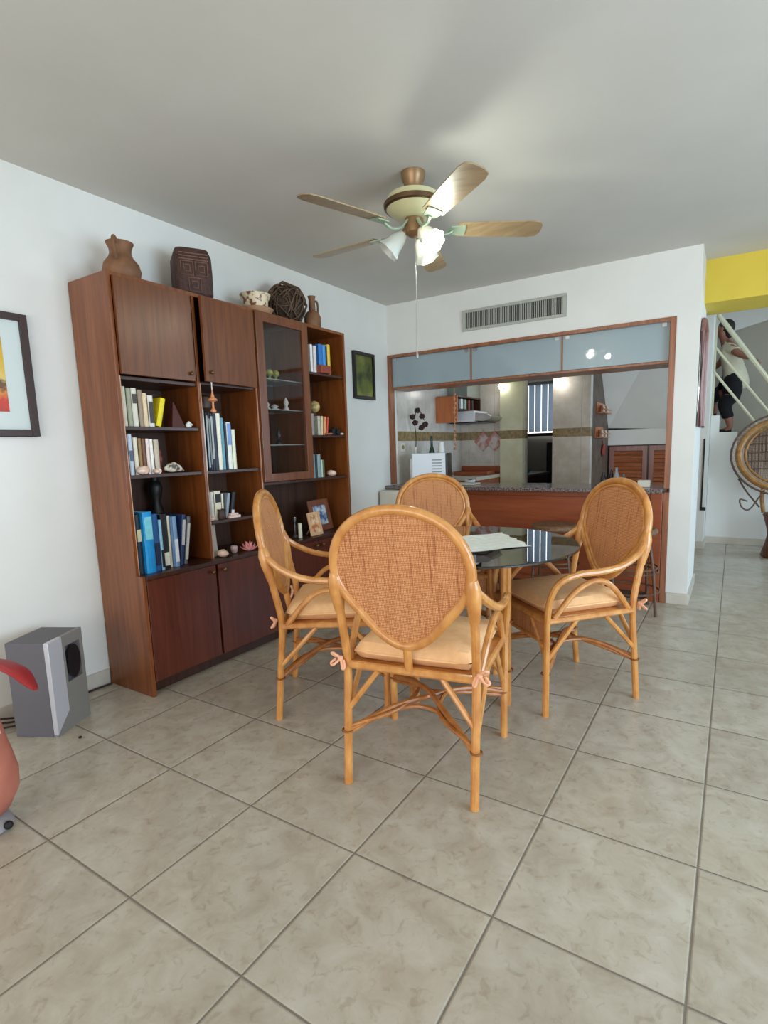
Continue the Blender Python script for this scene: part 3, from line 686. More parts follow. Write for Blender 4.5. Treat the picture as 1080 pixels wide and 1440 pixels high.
for a, b in ((XW+.034, -.622), (-.610, .165), (.178, .94)):
    f = hp('glass_door', bx(a, YB+.026, 1.806, b, YB+.032, 2.072), frost_m)
    for cx_ in (a+.02, b-.05):
        hp('clip', bx(cx_, YB+.020, 2.045, cx_+.03, YB+.0255, 2.07), chrome, 0, f)
for x_ in (-.616, .1715):
    hp('mullion', bx(x_-.005, YB+.02, 1.804, x_+.005, YB+.036, 2.074), trim_m, 0)
mb = MB(); mb.lathe([(.028, 0), (.03, .004), (.005, .01), (.005, .07), (.028, .1), (.036, .14), (.03, .18), (.028, .18), (.033, .14), (.0, .09)], 14)
proto = None
for k, x_ in enumerate([-1.2, -.98, -.8, -.45, -.34, -.23, -.08, .04, .35, .5, .62, .74, .84]):
    if proto is None:
        proto = mb.build('wine_glass', ware_m, None, loc=(x_, YB+.12, 1.804)); o = proto
    else:
        o = proto.copy(); col.objects.link(o); o.location = (x_, YB+.12+(k % 2)*.06, 1.804)
    tag(o, 'wine glass standing dimly visible behind the frosted glass doors', 'wine glass', 'glasses inside the frosted cabinet')
# counter
ct = thing('bar_counter', 'long kitchen bar counter front of reddish wood with a raised panel', 'counter', (-.1, YB, 0))
o_ = Vector((-.1, YB, 0))
def kp_(name, m, mt, bevel=.002, par=ct, org=None):
    q = org or o_; m.v = [tuple(Vector(v)-q) for v in m.v]; return m.build(name, mt, par, smooth=False, bevel=bevel)
kp_('body', bx(-1.15, YB-.005, .07, .943, YB+.12, .842), count_m)
kp_('plinth', bx(-1.15, YB+.02, 0, .943, YB+.12, .07), dark_wood)
for a, b in ((-1.14, .84),):
    kp_('front_panel', bx(a, YB-.016, .12, b, YB-.0055, .80), count_m, .004)
kp_('corner_post', bx(.86, YB-.018, .0, .942, YB-.0055, .842), count_m, .004)
single('granite_worktop', bx(XW+.002, 3.60, .845, .944, 4.16, .876), granite, 'dark speckled granite worktop on the bar counter', 'worktop', bevel=.006)
cc = single('corner_cupboard', bx(-1.45, 3.46, .0, -1.16, 3.712, .838), cream_m, 'cream rounded cabinet in the corner below the left end of the worktop', 'cabinet', bevel=.03, seg=4) if False else tag(bx(-1.45, 3.46, .0, -1.16, 3.70, .838).build('corner_cupboard', cream_m, None, bevel=.03, seg=4), 'cream rounded cabinet in the corner below the left end of the worktop', 'cabinet')

# vent
vt = thing('air_vent', 'long grey metal ventilation grille on the wall above the frosted cabinet', 'vent', (-.235, YB, 2.212))
w, h = .445, .174
vm = mat('vent_metal', srgb(176, 176, 166), .45)
MB().box(-w, -.014, 0, w, -.001, .022).box(-w, -.014, h-.022, w, -.001, h).box(-w, -.014, .022, -w+.03, -.001, h-.022).box(w-.03, -.014, .022, w, -.001, h-.022).build('frame', vm, vt, smooth=False, bevel=.002)
bx(-w+.03, -.003, .022, w-.03, -.001, h-.022).build('backing', blackm_m, vt, smooth=False)
m = MB(); nS = 54
for k in range(nS):
    x_ = -w+.036+(2*w-.072)*k/(nS-1); m.box(x_-.0028, -.012, .022, x_+.0028, -.004, h-.022)
m.build('slats', vm, vt, smooth=False)

# kitchen shell
struct('wall_kitchen_left', bx(XW+.0005, YB+.14, 0, XW+.01, 5.32, H), tile_m, smooth=False)
kb = MB().box(XW+.01, 5.32, 0, -.664, 5.42, H).box(-.348, 5.32, 0, .055, 5.42, H).box(-.664, 5.32, 2.15, -.348, 5.42, H)
struct('wall_kitchen_back', kb, tile_m, smooth=False)
struct('wall_kitchen_pier', bx(-.93, 5.24, 0, -.666, 5.32, H), tile_lit, smooth=False)
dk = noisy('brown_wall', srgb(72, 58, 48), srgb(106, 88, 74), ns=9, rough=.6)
struct('wall_kitchen_side', MB().box(-.02, 5.42, 0, .055, 6.3, 2.5), dk, smooth=False)
# sloping underside of the stairs above the louvred cupboard
sof = MB(); sof.add([(.055, 6.3, 1.40), (.80, 6.3, 1.36), (.80, 5.55, 2.55), (.055, 5.42, 2.554), (.055, 6.4, 1.40), (.80, 6.4, 1.36), (.80, 6.4, 2.55), (.055, 6.4, 2.554)],
    [(0, 1, 2, 3), (4, 7, 6, 5), (0, 4, 5, 1), (3, 2, 6, 7), (0, 3, 7, 4), (1, 5, 6, 2)])
struct('wall_stair_underside', sof, wall_m, smooth=False)
struct('wall_under_stair', bx(.055, 6.3, 1.19, .80, 6.36, 1.375), wall_m, smooth=False)
lv = thing('louvred_cupboard', 'reddish wooden cupboard with two louvred doors under the stairs', 'cupboard', (.43, 6.33, 0))
o_ = Vector((.43, 6.33, 0))
kp_('body', bx(.06, 6.325, 0, .795, 6.60, 1.185), dark_wood, .002, lv, o_)
lm = wood('louvre_wood', srgb(140, 70, 36), srgb(170, 94, 54), srgb(188, 116, 76), grain=(2, 14, 14))
fm_ = wood('louvre_frame', srgb(130, 84, 74), srgb(150, 102, 92), srgb(166, 118, 106))
for a, b in ((.075, .50), (.52, .79)):
    dd = kp_('door', MB().box(a, 6.30, .05, a+.05, 6.322, 1.175).box(b-.05, 6.30, .05, b, 6.322, 1.175).box(a+.05, 6.30, 1.12, b-.05, 6.322, 1.175).box(a+.05, 6.30, .05, b-.05, 6.322, .11), fm_, .002, lv, o_)
    q = MB()
    for k in range(22):
        z_ = .115+k*.0457
        q.add([(a+.05, 6.304, z_), (b-.05, 6.304, z_), (b-.05, 6.32, z_+.036), (a+.05, 6.32, z_+.036), (a+.05, 6.309, z_-.003), (b-.05, 6.309, z_-.003), (b-.05, 6.3215, z_+.033), (a+.05, 6.3215, z_+.033)],
              [(0, 1, 2, 3), (4, 7, 6, 5), (0, 4, 5, 1), (2, 6, 7, 3), (0, 3, 7, 4), (1, 5, 6, 2)])
    kp_('louvre_slats', q, lm, 0, dd, o_)
# spice racks on the brown wall
for (y_, z_, lab) in ((5.60, 1.55, 'small wooden spice rack with jars, topmost on the brown wall'), (5.55, 1.28, 'small wooden rack with cups, lower one on the brown wall')):
    t = thing('spice_rack', lab, 'rack', (.055, y_, z_))
    MB().box(.001, 0, 0, .09, .4, .012).box(.001, 0, .012, .01, .4, .12).box(.08, 0, .04, .09, .4, .05).build('rack', orange_m, t, smooth=False)
    for k in range(4):
        tag(MB().lathe([(.02, 0), (.022, .05), (.016, .06), (.018, .075), (0, .076)], 12).build('spice_jar', [mat('jar_red', srgb(132, 78, 58), .4), mat('jar_cream', srgb(205, 190, 160), .4)][k % 2], None, loc=(.098, y_+.05+k*.1, z_+.0125)), {1.55: 'small jar on the topmost spice rack', 1.28: 'small jar on the lower rack', .98: 'small jar on the lowest wall shelf'}[z_]+' holding a row of jars', 'jar', {1.55: 'jars on the topmost spice rack', 1.28: 'jars on the lower rack', .98: 'jars on the lowest wall shelf'}[z_])
ck = thing('red_mitt', 'red oven mitt hanging on the brown wall', 'oven mitt', (.056, 5.95, 1.02))
MB().ball((.018, .0, .12), .055, 14, 0, (.3, .9, 1.4)).ball((.018, -.05, .10), .025, 12, 0, (.4, .8, 1.4)).build('mitt', mat('red_fabric', srgb(150, 44, 44), .8), ck)
MB().tube([(.01, 0, .19), (.006, 0, .22), (.002, 0, .23)], .004, 6).build('loop', mat('red_fabric', srgb(150, 44, 44), .8), ck)

# kitchen cabinets on the left wall, hood
kc = thing('kitchen_wall_cabinet', 'orange brown wall cabinet with an open book niche on the left kitchen wall', 'cabinet', (XW, 4.7, 1.49))
o_ = Vector((XW, 4.7, 1.49)); x1 = -1.195
kp_('end_panel', bx(XW+.011, 4.66, 1.49, x1, 4.68, 1.775), orange_m, .002, kc, o_)
kp_('niche', MB().box(XW+.011, 4.68, 1.625, x1, 5.3, 1.64).box(XW+.011, 4.68, 1.765, x1, 5.3, 1.78).box(XW+.011, 4.68, 1.64, XW+.02, 5.3, 1.765).box(XW+.011, 5.285, 1.64, x1, 5.3, 1.765), dark_wood, .002, kc, o_)
kp_('upper_box', bx(XW+.011, 4.95, 1.782, x1-.01, 5.3, 1.95), mat('grey_green_panel', srgb(150, 156, 146), .3), .002, kc, o_)
for k, (c_, nm) in enumerate([((30, 30, 32), 'black'), ((225, 225, 220), 'white'), ((150, 170, 160), 'pale green'), ((120, 60, 46), 'brown'), ((60, 40, 36), 'dark brown')]):
    y_ = 4.72+k*.1
    book(y_, y_+.05, 1.6405, .11, c_, nm+' cookbook in the open niche of the kitchen wall cabinet', 'cookbooks in the kitchen niche', xf=x1-.03, depth=.12)
hd = thing('range_hood', 'white and silver range hood below the kitchen wall cabinet', 'range hood', (-1.2, 5.0, 1.5))
o_ = Vector((-1.2, 5.0, 1.5))
kp_('body', bx(XW+.02, 4.9, 1.50, -1.10, 5.3, 1.62), white_pl, .004, hd, o_)
q = MB(); q.prism([(-1.10, 1.51), (-1.10, 1.60), (-.95, 1.575), (-.90, 1.545), (-.92, 1.52), (-1.0, 1.50)], 1, 4.92, 5.3)
kp_('canopy', q, chrome, .003, hd, o_)
kp_('light_panel', bx(XW+.05, 4.92, 1.488, -1.0, 5.28, 1.499), black_m, .002, hd, o_)
# back/left kitchen counters
kcu = thing('kitchen_base_cabinet', 'brown kitchen base cabinet with a pale top along the kitchen walls', 'cabinet', (-1.1, 5.0, 0))
o_ = Vector((-1.1, 5.0, 0))
kp_('body', bx(XW+.012, 4.6, 0, -.94, 5.31, .86), count_m, .003, kcu, o_)
kp_('worktop', bx(XW+.012, 4.58, .861, -.935, 5.315, .90), mat('pale_top', srgb(196, 186, 170), .3), .004, kcu, o_)
kp_('backsplash', bx(XW+.02, 5.30, .901, -.935, 5.318, .99), count_m, .002, kcu, o_)
single('baking_tray', MB().box(-.2, -.15, 0, .2, .15, .012).box(-.2, -.15, .012, -.19, .15, .04).box(.19, -.15, .012, .2, .15, .04).box(-.19, -.15, .012, .19, -.14, .04).box(-.19, .14, .012, .19, .15, .04), count_m, 'brown wooden tray lying on the kitchen worktop', 'tray', (-1.17, 5.05, .902), rot=(0, 0, .1), bevel=.002)
ph_m = noisy('potholder_fabric', srgb(206, 196, 190), srgb(196, 130, 124), ns=12, rough=.9, pos=[.45, .55])
for k, (x_, lab) in enumerate(((-1.17, 'left quilted pot holder with pink patches hanging on the kitchen wall'), (-1.02, 'right quilted pot holder with pink patches hanging on the kitchen wall'))):
    t = thing('pot_holder', lab, 'pot holder', (x_, 5.319, 1.165), group=None); t.scale = (1.15, 1, 1.15)
    q = MB(); q.prism([(0, 0), (.10, .10), (0, .20), (-.10, .10)], 1, -.011-.012*k, -.002-.012*k); q.build('pad', ph_m, t, bevel=.003)
    MB().tube([(0, -.006, .2), (.01, -.006, .225), (-.01, -.006, .225)], .003, 6, closed=True).build('loop', tie_m, t)
lamp_em = emit('lamp_glow', (1, .98, .9, 1), 14)
for x_, lab, r_ in ((-.90, 'small glowing wall lamp left of the pale kitchen column', .03), (-.262, 'bright glowing wall lamp right of the laundry doorway', .04)):
    t = thing('wall_lamp', lab, 'lamp', (x_, 5.319 if x_ > -.5 else 5.239, 1.885))
    MB().box(-.02, -.02, -.02, .02, -.001, .02).build('mount', white_pl, t, bevel=.003)
    MB().ball((0, -.02-r_, 0), r_, 16).build('bulb', lamp_em, t)
    l = bpy.data.lights.new('wall_lamp_light', 'POINT'); l.energy = .55; l.shadow_soft_size = .045; l.color = (1, .97, .88)
    lo = bpy.data.objects.new('wall_lamp_light', l); col.objects.link(lo); lo.location = (x_, (5.319 if x_ > -.5 else 5.239)-.13, 1.885)
# outlet
ol = thing('power_outlet', 'cream power outlet on the tiled left kitchen wall', 'outlet', (XW+.0105, 3.93, 1.195))
MB().box(0, -.04, 0, .008, .04, .085).build('plate', cream_m, ol, bevel=.003)
MB().lathe([(.022, .008), (.022, .012), (.018, .0125), (.018, .009), (0, .009)], 16, M=Matrix.Rotation(PI/2, 4, 'Y'), c=(0, 0, .042)).build('socket', mat('gold_ring', srgb(150, 130, 70), .4), ol)

# laundry room beyond
struct('wall_laundry_side', bx(XW, 5.42, 0, XW+.02, 7.6, H), dk, smooth=False)
wn = thing('window_1', '', None); del wn['label']; wn['kind'] = 'structure'; wn.location = (-1.0, 7.60, 1.4)
wn.name = 'window_1'
bx(-.42, -.02, .0, .46, -.015, .72).build('pane', emit('daylight_pane', (.9, .95, 1, 1), 2.0), wn, smooth=False)
MB().box(-.46, -.05, -.05, .5, -.021, 0).box(-.46, -.05, .72, .5, -.021, .77).box(-.46, -.05, 0, -.42, -.021, .72).box(.46, -.05, 0, .5, -.021, .72).build('window_frame', dark_wood, wn, smooth=False)
blind_m = mat('blind_fabric', srgb(172, 178, 182), .6); N_b, L_b, b_b = nodes(blind_m)
tl_ = N_b.new('ShaderNodeBsdfTranslucent'); tl_.inputs[0].default_value = srgb(168, 178, 186); mb_ = N_b.new('ShaderNodeMixShader'); mb_.inputs[0].default_value = .7
L_b.new(b_b.outputs[0], mb_.inputs[1]); L_b.new(tl_.outputs[0], mb_.inputs[2]); L_b.new(mb_.outputs[0], N_b['Material Output'].inputs[0])
vb = thing('vertical_blind', 'grey vertical slat blind hanging at the bright laundry window', 'blind', (-1.0, 7.52, 1.4))
MB().box(-.46, -.02, .72, .5, .02, .76).build('headrail', white_pl, vb, smooth=False)
for k in range(9):
    x_ = -.40+k*.1
    q = MB(); q.box(-.042, -.002, .02, .042, .002, .72, M=Matrix.Rotation(.35, 4, 'Z')); q.v = [(v[0]+x_, v[1], v[2]) for v in q.v]
    q.build('slat', blind_m, vb, smooth=False)
single('washing_machine', MB().box(-.3, -.3, 0, .3, .3, .9), black_m, 'black appliance in the dark laundry room below the window', 'appliance', (-.62, 6.9, 0), bevel=.01) if False else None
wm = thing('washing_machine', 'black washing machine in the dark laundry room', 'washing machine', (-.48, 6.85, 0))
MB().box(-.3, -.3, 0, .3, .3, 1.25).build('body', black_m, wm, bevel=.012)
MB().lathe([(.16, 0), (.16, .02), (.13, .03), (0, .02)], 24, M=Matrix.Rotation(PI/2, 4, 'X'), c=(0, -.301, .5)).build('door', chrome, wm)
ls = thing('laundry_sink', 'dark laundry counter with a sink beyond the kitchen doorway', 'counter', (-1.0, 5.95, 0))
MB().box(-.3, -.45, 0, .3, .45, .84).build('cabinet', dark_wood, ls, bevel=.003)
MB().box(-.31, -.46, .84, .31, .46, .87).build('top', mat('grey_stone', srgb(90, 82, 78), .3), ls, bevel=.004)
single('blue_basin', MB().lathe([(.06, 0), (.11, .05), (.12, .06), (.1, .05), (.05, .01), (0, .01)], 20), mat('blue_plastic', srgb(110, 160, 190), .4), 'small blue plastic basin in the laundry room', 'basin', (-.83, 5.75, .871))

# ------------------------------------------------------------------ things on the bar worktop
WZ = .8765
mw = thing('microwave_oven', 'white microwave oven seen from behind on the left of the bar worktop', 'microwave', (-1.125, 3.93, WZ), .30); mw.scale = (1, 1, 1.08)
MB().box(-.17, -.13, .012, .155, .12, .275).build('body', mat('microwave_white', srgb(232, 238, 244), .35), mw, bevel=.006)
MB().box(-.195, -.10, .02, -.171, .10, .23).build('side_bulge', white_pl, mw, bevel=.004)
q = MB()
for k in range(6):
    q.box(.03, -.1315, .08+k*.026, .12, -.1302, .09+k*.026)
q.build('vent_slots', mat('slot_grey', srgb(150, 156, 160), .6), mw, smooth=False)
MB().box(.156, -.125, .014, .176, .118, .272).build('front_door', black_m, mw, bevel=.004)
for sx, sy_ in ((-.13, -.11), (.12, -.11), (-.13, .10), (.12, .10)):
    MB().lathe([(.012, 0), (.012, .012)], 12, c=(sx, sy_, 0)).build('foot', blackm_m, mw)
vs = thing('flower_vase', 'slim white vase with dark artificial orchid blooms beside the microwave', 'vase', (-1.27, 4.12, WZ))
vs.location = (-1.375, 4.05, WZ)
MB().lathe([(.022, 0), (.024, .02), (.016, .12), (.012, .30), (.015, .36), (.011, .36), (.009, .28), (0, .1)], 18).build('vase', wh_c, vs)
MB().tube(cat_rom([(0, 0, .3), (.01, 0, .45), (.005, -.01, .6), (.03, -.02, .72), (.08, -.02, .7), (.12, -.02, .62)], 5), .005, 6).build('stem', mat('dark_stem', srgb(46, 34, 30), .6), vs)
fl = mat('dark_bloom', srgb(58, 34, 34), .7)
for k, (fx, fz) in enumerate(((-.01, .66), (.05, .72), (.10, .66), (.02, .60), (.135, .58), (.09, .55))):
    q = MB()
    for p_ in range(5):
        a = 2*PI*p_/5+k; q.ball((fx+.014*math.cos(a), -.03+.006*(p_%2), fz+.014*math.sin(a)), .019, 10, 0, (1.2, .4, .8))
    q.build('bloom', fl, vs)
bt = thing('green_bottle', 'dark green bottle standing behind the microwave', 'bottle', (-1.10, 4.135, WZ))
bt.location = (-1.225, 4.12, WZ)
MB().lathe([(.03, 0), (.032, .01), (.032, .3), (.014, .36), (.012, .46), (.014, .465), (0, .466)], 18).build('body', mat('green_glass', srgb(20, 60, 40), .15), bt)
single('white_jar', MB().lathe([(.03, 0), (.034, .01), (.034, .32), (.026, .37), (.028, .40), (0, .401)], 18), wh_c, 'white jar behind the microwave beside the green bottle', 'jar', (-1.07, 4.20-.08, WZ)).location = (-1.10, 4.2-.09, WZ) if False else (-1.12, 4.125, WZ)
# hanging macrame strand
q = thing('hanging_strand', 'hanging strand of small tan shells in front of the orange cabinet', 'decoration', (-.93, 4.05, 1.19))
for k in range(13):
    MB().ball((.006*math.sin(k*2.1), 0, .02+k*.043), .013, 10, 0, (1.2, .7, 1.2)).build('shell_bead', noisy('tan_bead', srgb(150, 96, 64), srgb(196, 150, 112), ns=40, rough=.6), q)
MB().tube([(0, 0, .0), (0, 0, .594)], .002, 6).build('string', tie_m, q)
single('white_napkin_box', bx(-.045, -.03, 0, .045, .03, .055), cream_m, 'small white box near the right end of the bar worktop', 'box', (.80, 3.80, WZ), bevel=.004)
for k, (x_, h_, nm, c_) in enumerate(((.47, .11, 'low black', (22, 22, 24)), (.52, .13, 'black', (30, 26, 26)), (.57, .15, 'silver topped', (150, 150, 150)), (.615, .09, 'short grey', (120, 120, 118)))):
    single('condiment_bottle', MB().lathe([(.02, 0), (.024, .01), (.024, h_*.55), (.011, h_*.75), (.011, h_*.95), (0, h_)], 14), mat('bottle_%d' % k, srgb(*c_), .3), nm+' condiment bottle on the bar worktop above the right chair', 'bottle', (x_, 3.95+(k % 2)*.06, WZ), group=None)
tc_ = single('chopping_board', bx(-.12, -.08, 0, .12, .08, .016), mat('board_pale', srgb(206, 198, 184), .5), 'pale board lying on the bar worktop right of the microwave', 'board', (-.74, 3.86, WZ), bevel=.004)
ko = thing('sunglasses_case', 'small black and white oval dish on the bar worktop beside the microwave', 'dish', (-.78, 4.06, WZ))
MB().lathe([(.035, 0), (.05, .012), (.055, .03), (.05, .03), (.035, .012), (0, .01)], 20).build('dish', white_pl, ko)
MB().ball((0, 0, .022), .035, 14, 0, (1.1, .9, .35)).build('content', black_m, ko)

# ------------------------------------------------------------------ rattan chairs
def back_pt(s, t, off=0.0):
    a = math.radians(10)
    return Vector((s, -.232-t*math.sin(a)+off*math.cos(a), .555+t*math.cos(a)+off*math.sin(a)))
HALF = [(0, .487), (.085, .475), (.160, .438), (.214, .378), (.240, .305), (.237, .240), (.208, .178), (.150, .105), (.095, .042), (.048, .008), (0, -.004)]
CONT = [Vector((x_, z_, 0)) for x_, z_ in HALF]+[Vector((-x_, z_, 0)) for x_, z_ in HALF[-2:0:-1]]
CS = cat_rom(CONT, 5, True)
cen = Vector((0, .26, 0))
def shrink(d):
    out = []
    n = len(CS)
    for i in range(n):
        t = (CS[(i+1) % n]-CS[i-1]).normalized(); nrm = Vector((t.y, -t.x, 0))
        if nrm.dot(CS[i]-cen) > 0: nrm = -nrm
        out.append(CS[i]+nrm*d)
    return out
def make_chair(label, loc, rz):
    t = thing('rattan_armchair', label, 'chair', loc, rz, 'rattan armchairs around the glass table')
    m = MB(); m.tube([back_pt(p.x, p.y) for p in CS], .0175, 12, closed=True).build('back_frame', rattan_m, t)
    m = MB(); m.tube([back_pt(p.x, p.y, .004) for p in shrink(.024)], .0085, 8, closed=True).build('inner_ring', rattan_m, t)
    inner = shrink(.014); n = len(inner)
    vs_ = [back_pt(p.x, p.y, .006) for p in inner]+[back_pt(p.x, p.y, -.006) for p in inner]
    MB().add(vs_, [tuple(range(n)), tuple(range(n, 2*n))[::-1]]+[(i, n+i, n+(i+1) % n, (i+1) % n) for i in range(n)]).build('cane_panel', cane_m, t)
    MB().tube([(0, -.212, .455), back_pt(0, .0)], .015, 10).build('back_post', rattan_m, t)
    for s in (-1, 1):
        MB().tube(cat_rom([(s*.238, -.25, 0), (s*.239, -.228, .25), (s*.24, -.212, .46), (s*.243, -.238, .62), (s*.245, -.262, .735)], 4), .0155, 10).build('leg', rattan_m, t)
        MB().tube([(s*.244, -.247, .66), (s*.245, -.262, .73), (s*.243, -.270, .775), (s*.243, -.276, .81)], [.017, .026, .028, .018], 12).build('joint_wrap', rattan_m, t)
        MB().tube(cat_rom([(s*.25, .255, 0), (s*.25, .255, .2), (s*.252, .255, .44)], 3), .0155, 10).build('leg', rattan_m, t)
        MB().tube(cat_rom([(s*.252, .255, .44), (s*.262, .245, .55), (s*.272, .205, .622), (s*.285, .12, .655), (s*.292, 0, .66), (s*.292, -.11, .678), (s*.276, -.205, .722), (s*.248, -.268, .775)], 5), .0155, 10).build('armrest', rattan_m, t)
        MB().tube(cat_rom([(s*.248, .215, .455), (s*.256, .13, .555), (s*.262, .05, .605), (s*.262, -.03, .605), (s*.256, -.10, .555), (s*.244, -.185, .455)], 5), .013, 10).build('side_arch', rattan_m, t)
        MB().tube([(s*.243, -.208, .445), (s*.252, .25, .445)], .014, 10).build('side_rail', rattan_m, t)
        for y_, yt, e in ((-.228, -.212, 1), (.252, .252, -1)):
            MB().tube([(s*.242, y_, .255), (s*.246, yt+e*.155, .436)], .011, 8).build('brace', rattan_m, t)
            MB().tube([(s*.242, y_, .275), (s*.12, yt, .438)], .011, 8).build('brace', rattan_m, t)
            MB().tube([(s*.242+.019*math.cos(a*PI/6), y_-(.004 if e > 0 else 0)+.019*math.sin(a*PI/6), .20) for a in range(12)], .004, 6, closed=True).build('cane_binding', bind_m, t)
        # cushion tie bows at the back corners
        q = MB()
        for (dx_, dz_) in ((.035, .02), (.04, -.02), (-.02, -.03)):
            q.tube(cat_rom([(s*.255, -.235, .478), (s*(.255+dx_*.6), -.25, .478+dz_*1.1), (s*(.255+dx_*.9), -.245, .478+dz_*.9), (s*(.255+dx_*.5), -.235, .478+dz_*.2)], 4), .005, 6)
        q.ball((s*.256, -.237, .478), .011, 10)
        tie = (s, q)
        if s == -1: tieL = q
        else: tieR = q
    MB().tube([(-.24, -.212, .450), (.24, -.212, .450)], .0155, 10).build('back_rail', rattan_m, t)
    MB().tube([(-.25, .254, .445), (.25, .254, .445)], .0155, 10).build('front_rail', rattan_m, t)
    MB().tube([(-.25, .252, .34), (.25, .252, .34)], .010, 10).build('apron_rail', rattan_m, t)
    bx(-.236, .247, .35, .236, .256, .432).build('apron_panel', cane_m, t, smooth=False)
    bx(-.235, -.20, .440, .242, .242, .456).build('seat_board', rattan_m, t, smooth=False, bevel=.003)
    # crossed stretchers
    for s in (-1, 1):
        MB().tube(cat_rom([(s*.238, -.232, .20), (s*.11, -.12, .255), (0, 0, .272+.012*s), (-s*.12, .125, .255), (-s*.25, .255, .20)], 5), .011, 8).build('cross_stretcher', rattan_d, t)
        MB().tube(cat_rom([(s*.238, -.232, .215), (s*.09, -.13, .25), (s*.055, 0, .262), (s*.09, .13, .25), (s*.25, .255, .215)], 6), .008, 8).build('curved_stretcher', rattan_d, t)
        MB().tube(cat_rom([(-.24, s*.242, .19), (-.12, s*.125, .238), (0, s*.07, .25), (.12, s*.125, .238), (.24, s*.242, .19)], 6), .008, 8).build('curved_stretcher', rattan_d, t)
    # cushion: rounded pad
    m = MB(); N_ = 14; hx, hy = .235, .222
    grid = []
    for side_ in (1, -1):
        for j in range(N_+1):
            for i in range(N_+1):
                u, v = -1+2*i/N_, -1+2*j/N_
                su = math.copysign(abs(u)**.8, u); sv = math.copysign(abs(v)**.8, v)
                k = 1-.05*(u*v)**4
                x_, y_ = su*hx*k, sv*hy*k
                e = max(0, 1-max(abs(u), abs(v))**6)
                zc = .494; th = (.038+.010*(1-u*u)*(1-v*v))*(e**.5)
                grid.append((x_, y_+.022, zc+side_*th+.004*math.sin(5*u+2*v)*(1 if side_ > 0 else 0)*e))
    fs = []; W = N_+1
    for q_ in range(2):
        o0 = q_*W*W
        for j in range(N_):
            for i in range(N_): fs.append((o0+j*W+i, o0+j*W+i+1, o0+(j+1)*W+i+1, o0+(j+1)*W+i))
    cu = MB().add(grid, fs).build('seat_cushion', cush_m, t)
    n_ = 40; P = []
    for k in range(n_):
        a = 2*PI*k/n_; c_, s_ = math.cos(a), math.sin(a); f_ = (abs(c_)**8+abs(s_)**8)**(-1/8)
        P.append((hx*.995*c_*f_*(.985), hy*.995*s_*f_*.985+.022, .494))
    MB().tube(P, .0055, 6, closed=True).build('piping', cush_m, cu)
    tieL.build('cushion_tie', tie_m, cu); tieR.build('cushion_tie', tie_m, cu)
    return t
def face(fx, fy): return math.atan2(-fx, fy)
ch = make_chair('nearest rattan armchair, its woven back turned to the viewer', (.408, 1.016, 0), face(-.189, .982))
copy_tree(ch, (-.278, 1.291, 0), face(.83, .56), 'rattan armchair in front of the wall unit, seen from its side')
copy_tree(ch, (.69, 1.92, 0), face(-.66, -.75), 'rattan armchair at the right side of the glass table, seat and arm in full view')
copy_tree(ch, (-.20, 2.30, 0), face(.60, -.80), 'rattan armchair behind the table in front of the bar counter, mostly hidden')

# ------------------------------------------------------------------ glass table
TC = Vector((.215, 1.735, 0))
tb = thing('glass_dining_table', 'round dining table with a dark smoked glass top on rattan posts', 'table', TC)
MB().lathe([(0.0001, .730), (.574, .730), (.58, .733), (.58, .739), (.576, .742), (.0001, .742)], 96).build('glass_top', smoke_m, tb)
base_a = math.atan2(-.167, .316)
for k in range(4):
    a = base_a+math.radians((0, 100, 180, 280)[k]); c_, s_ = math.cos(a), math.sin(a); r_ = .34
    q = MB(); tx, ty = -s_*.014, c_*.014
    for e in (-1, 1):
        q.tube(cat_rom([(r_*c_+tx*e, r_*s_+ty*e, 0), (r_*c_+tx*e, r_*s_+ty*e, .4), (r_*c_+tx*e, r_*s_+ty*e, .729)], 3), .0145, 10)
    q.build('leg', rattan_m, tb)
    q = MB(); q.tube(cat_rom([(r_*.93*c_, r_*.93*s_, .40), (r_*.72*c_, r_*.72*s_, .46), (r_*.66*c_, r_*.66*s_, .6), (r_*.66*c_, r_*.66*s_, .72)], 5), .009, 8)
    q.build('inner_rod', rattan_d, tb)
    for z_ in (.18, .42): MB().tube([(r_*c_+.033*math.cos(b*PI/5), r_*s_+.033*math.sin(b*PI/5), z_) for b in range(10)], .004, 6, closed=True).build('cane_binding', bind_m, tb)
for z_ in (.19, .40):
    MB().tube([(.31*math.cos(base_a+math.radians((0, 100, 180, 280)[k])), .31*math.sin(base_a+math.radians((0, 100, 180, 280)[k])), z_) for k in range(4)], .012, 8, closed=True).build('ring_stretcher', rattan_m, tb)
MB().tube([(.30*math.cos(base_a+math.radians((0, 100, 180, 280)[k])), .30*math.sin(base_a+math.radians((0, 100, 180, 280)[k])), .70) for k in range(4)], .012, 8, closed=True).build('top_ring', rattan_m, tb)
# lace doily
q = MB(); n = 14
A_, B_, C_, D_ = Vector((.145, 1.86, 0)), Vector((.30, 2.08, 0)), Vector((.57, 1.76, 0)), Vector((.36, 1.50, 0))
vs_ = []
for lay in (0, -.0012):
    for j in range(n+1):
        for i in range(n+1):
            u, v = i/n, j/n
            p = A_.lerp(B_, u).lerp(D_.lerp(C_, u), v)
            ed = min(u, 1-u, v, 1-v)
            jag = .006*math.sin(i*2.4+j*1.7) if ed < .01 else 0
            vs_.append((p.x+jag-.215, p.y+jag-1.735, .7463+.0018*math.sin(7*u+3*v)+.0012*math.cos(9*v)+lay))
fs = []; W = n+1
for l_ in range(2):
    for j in range(n):
        for i in range(n): fs.append(tuple(l_*W*W+x_ for x_ in (j*W+i, j*W+i+1, (j+1)*W+i+1, (j+1)*W+i)))
q.add(vs_, fs)
lace = noisy('lace_cloth', srgb(222, 226, 218), srgb(244, 246, 240), ns=28, rough=.9, bmp=.5)
o = q.build('lace_doily', lace, None, loc=TC); tag(o, 'crumpled white lace doily lying on the smoked glass table', 'doily')

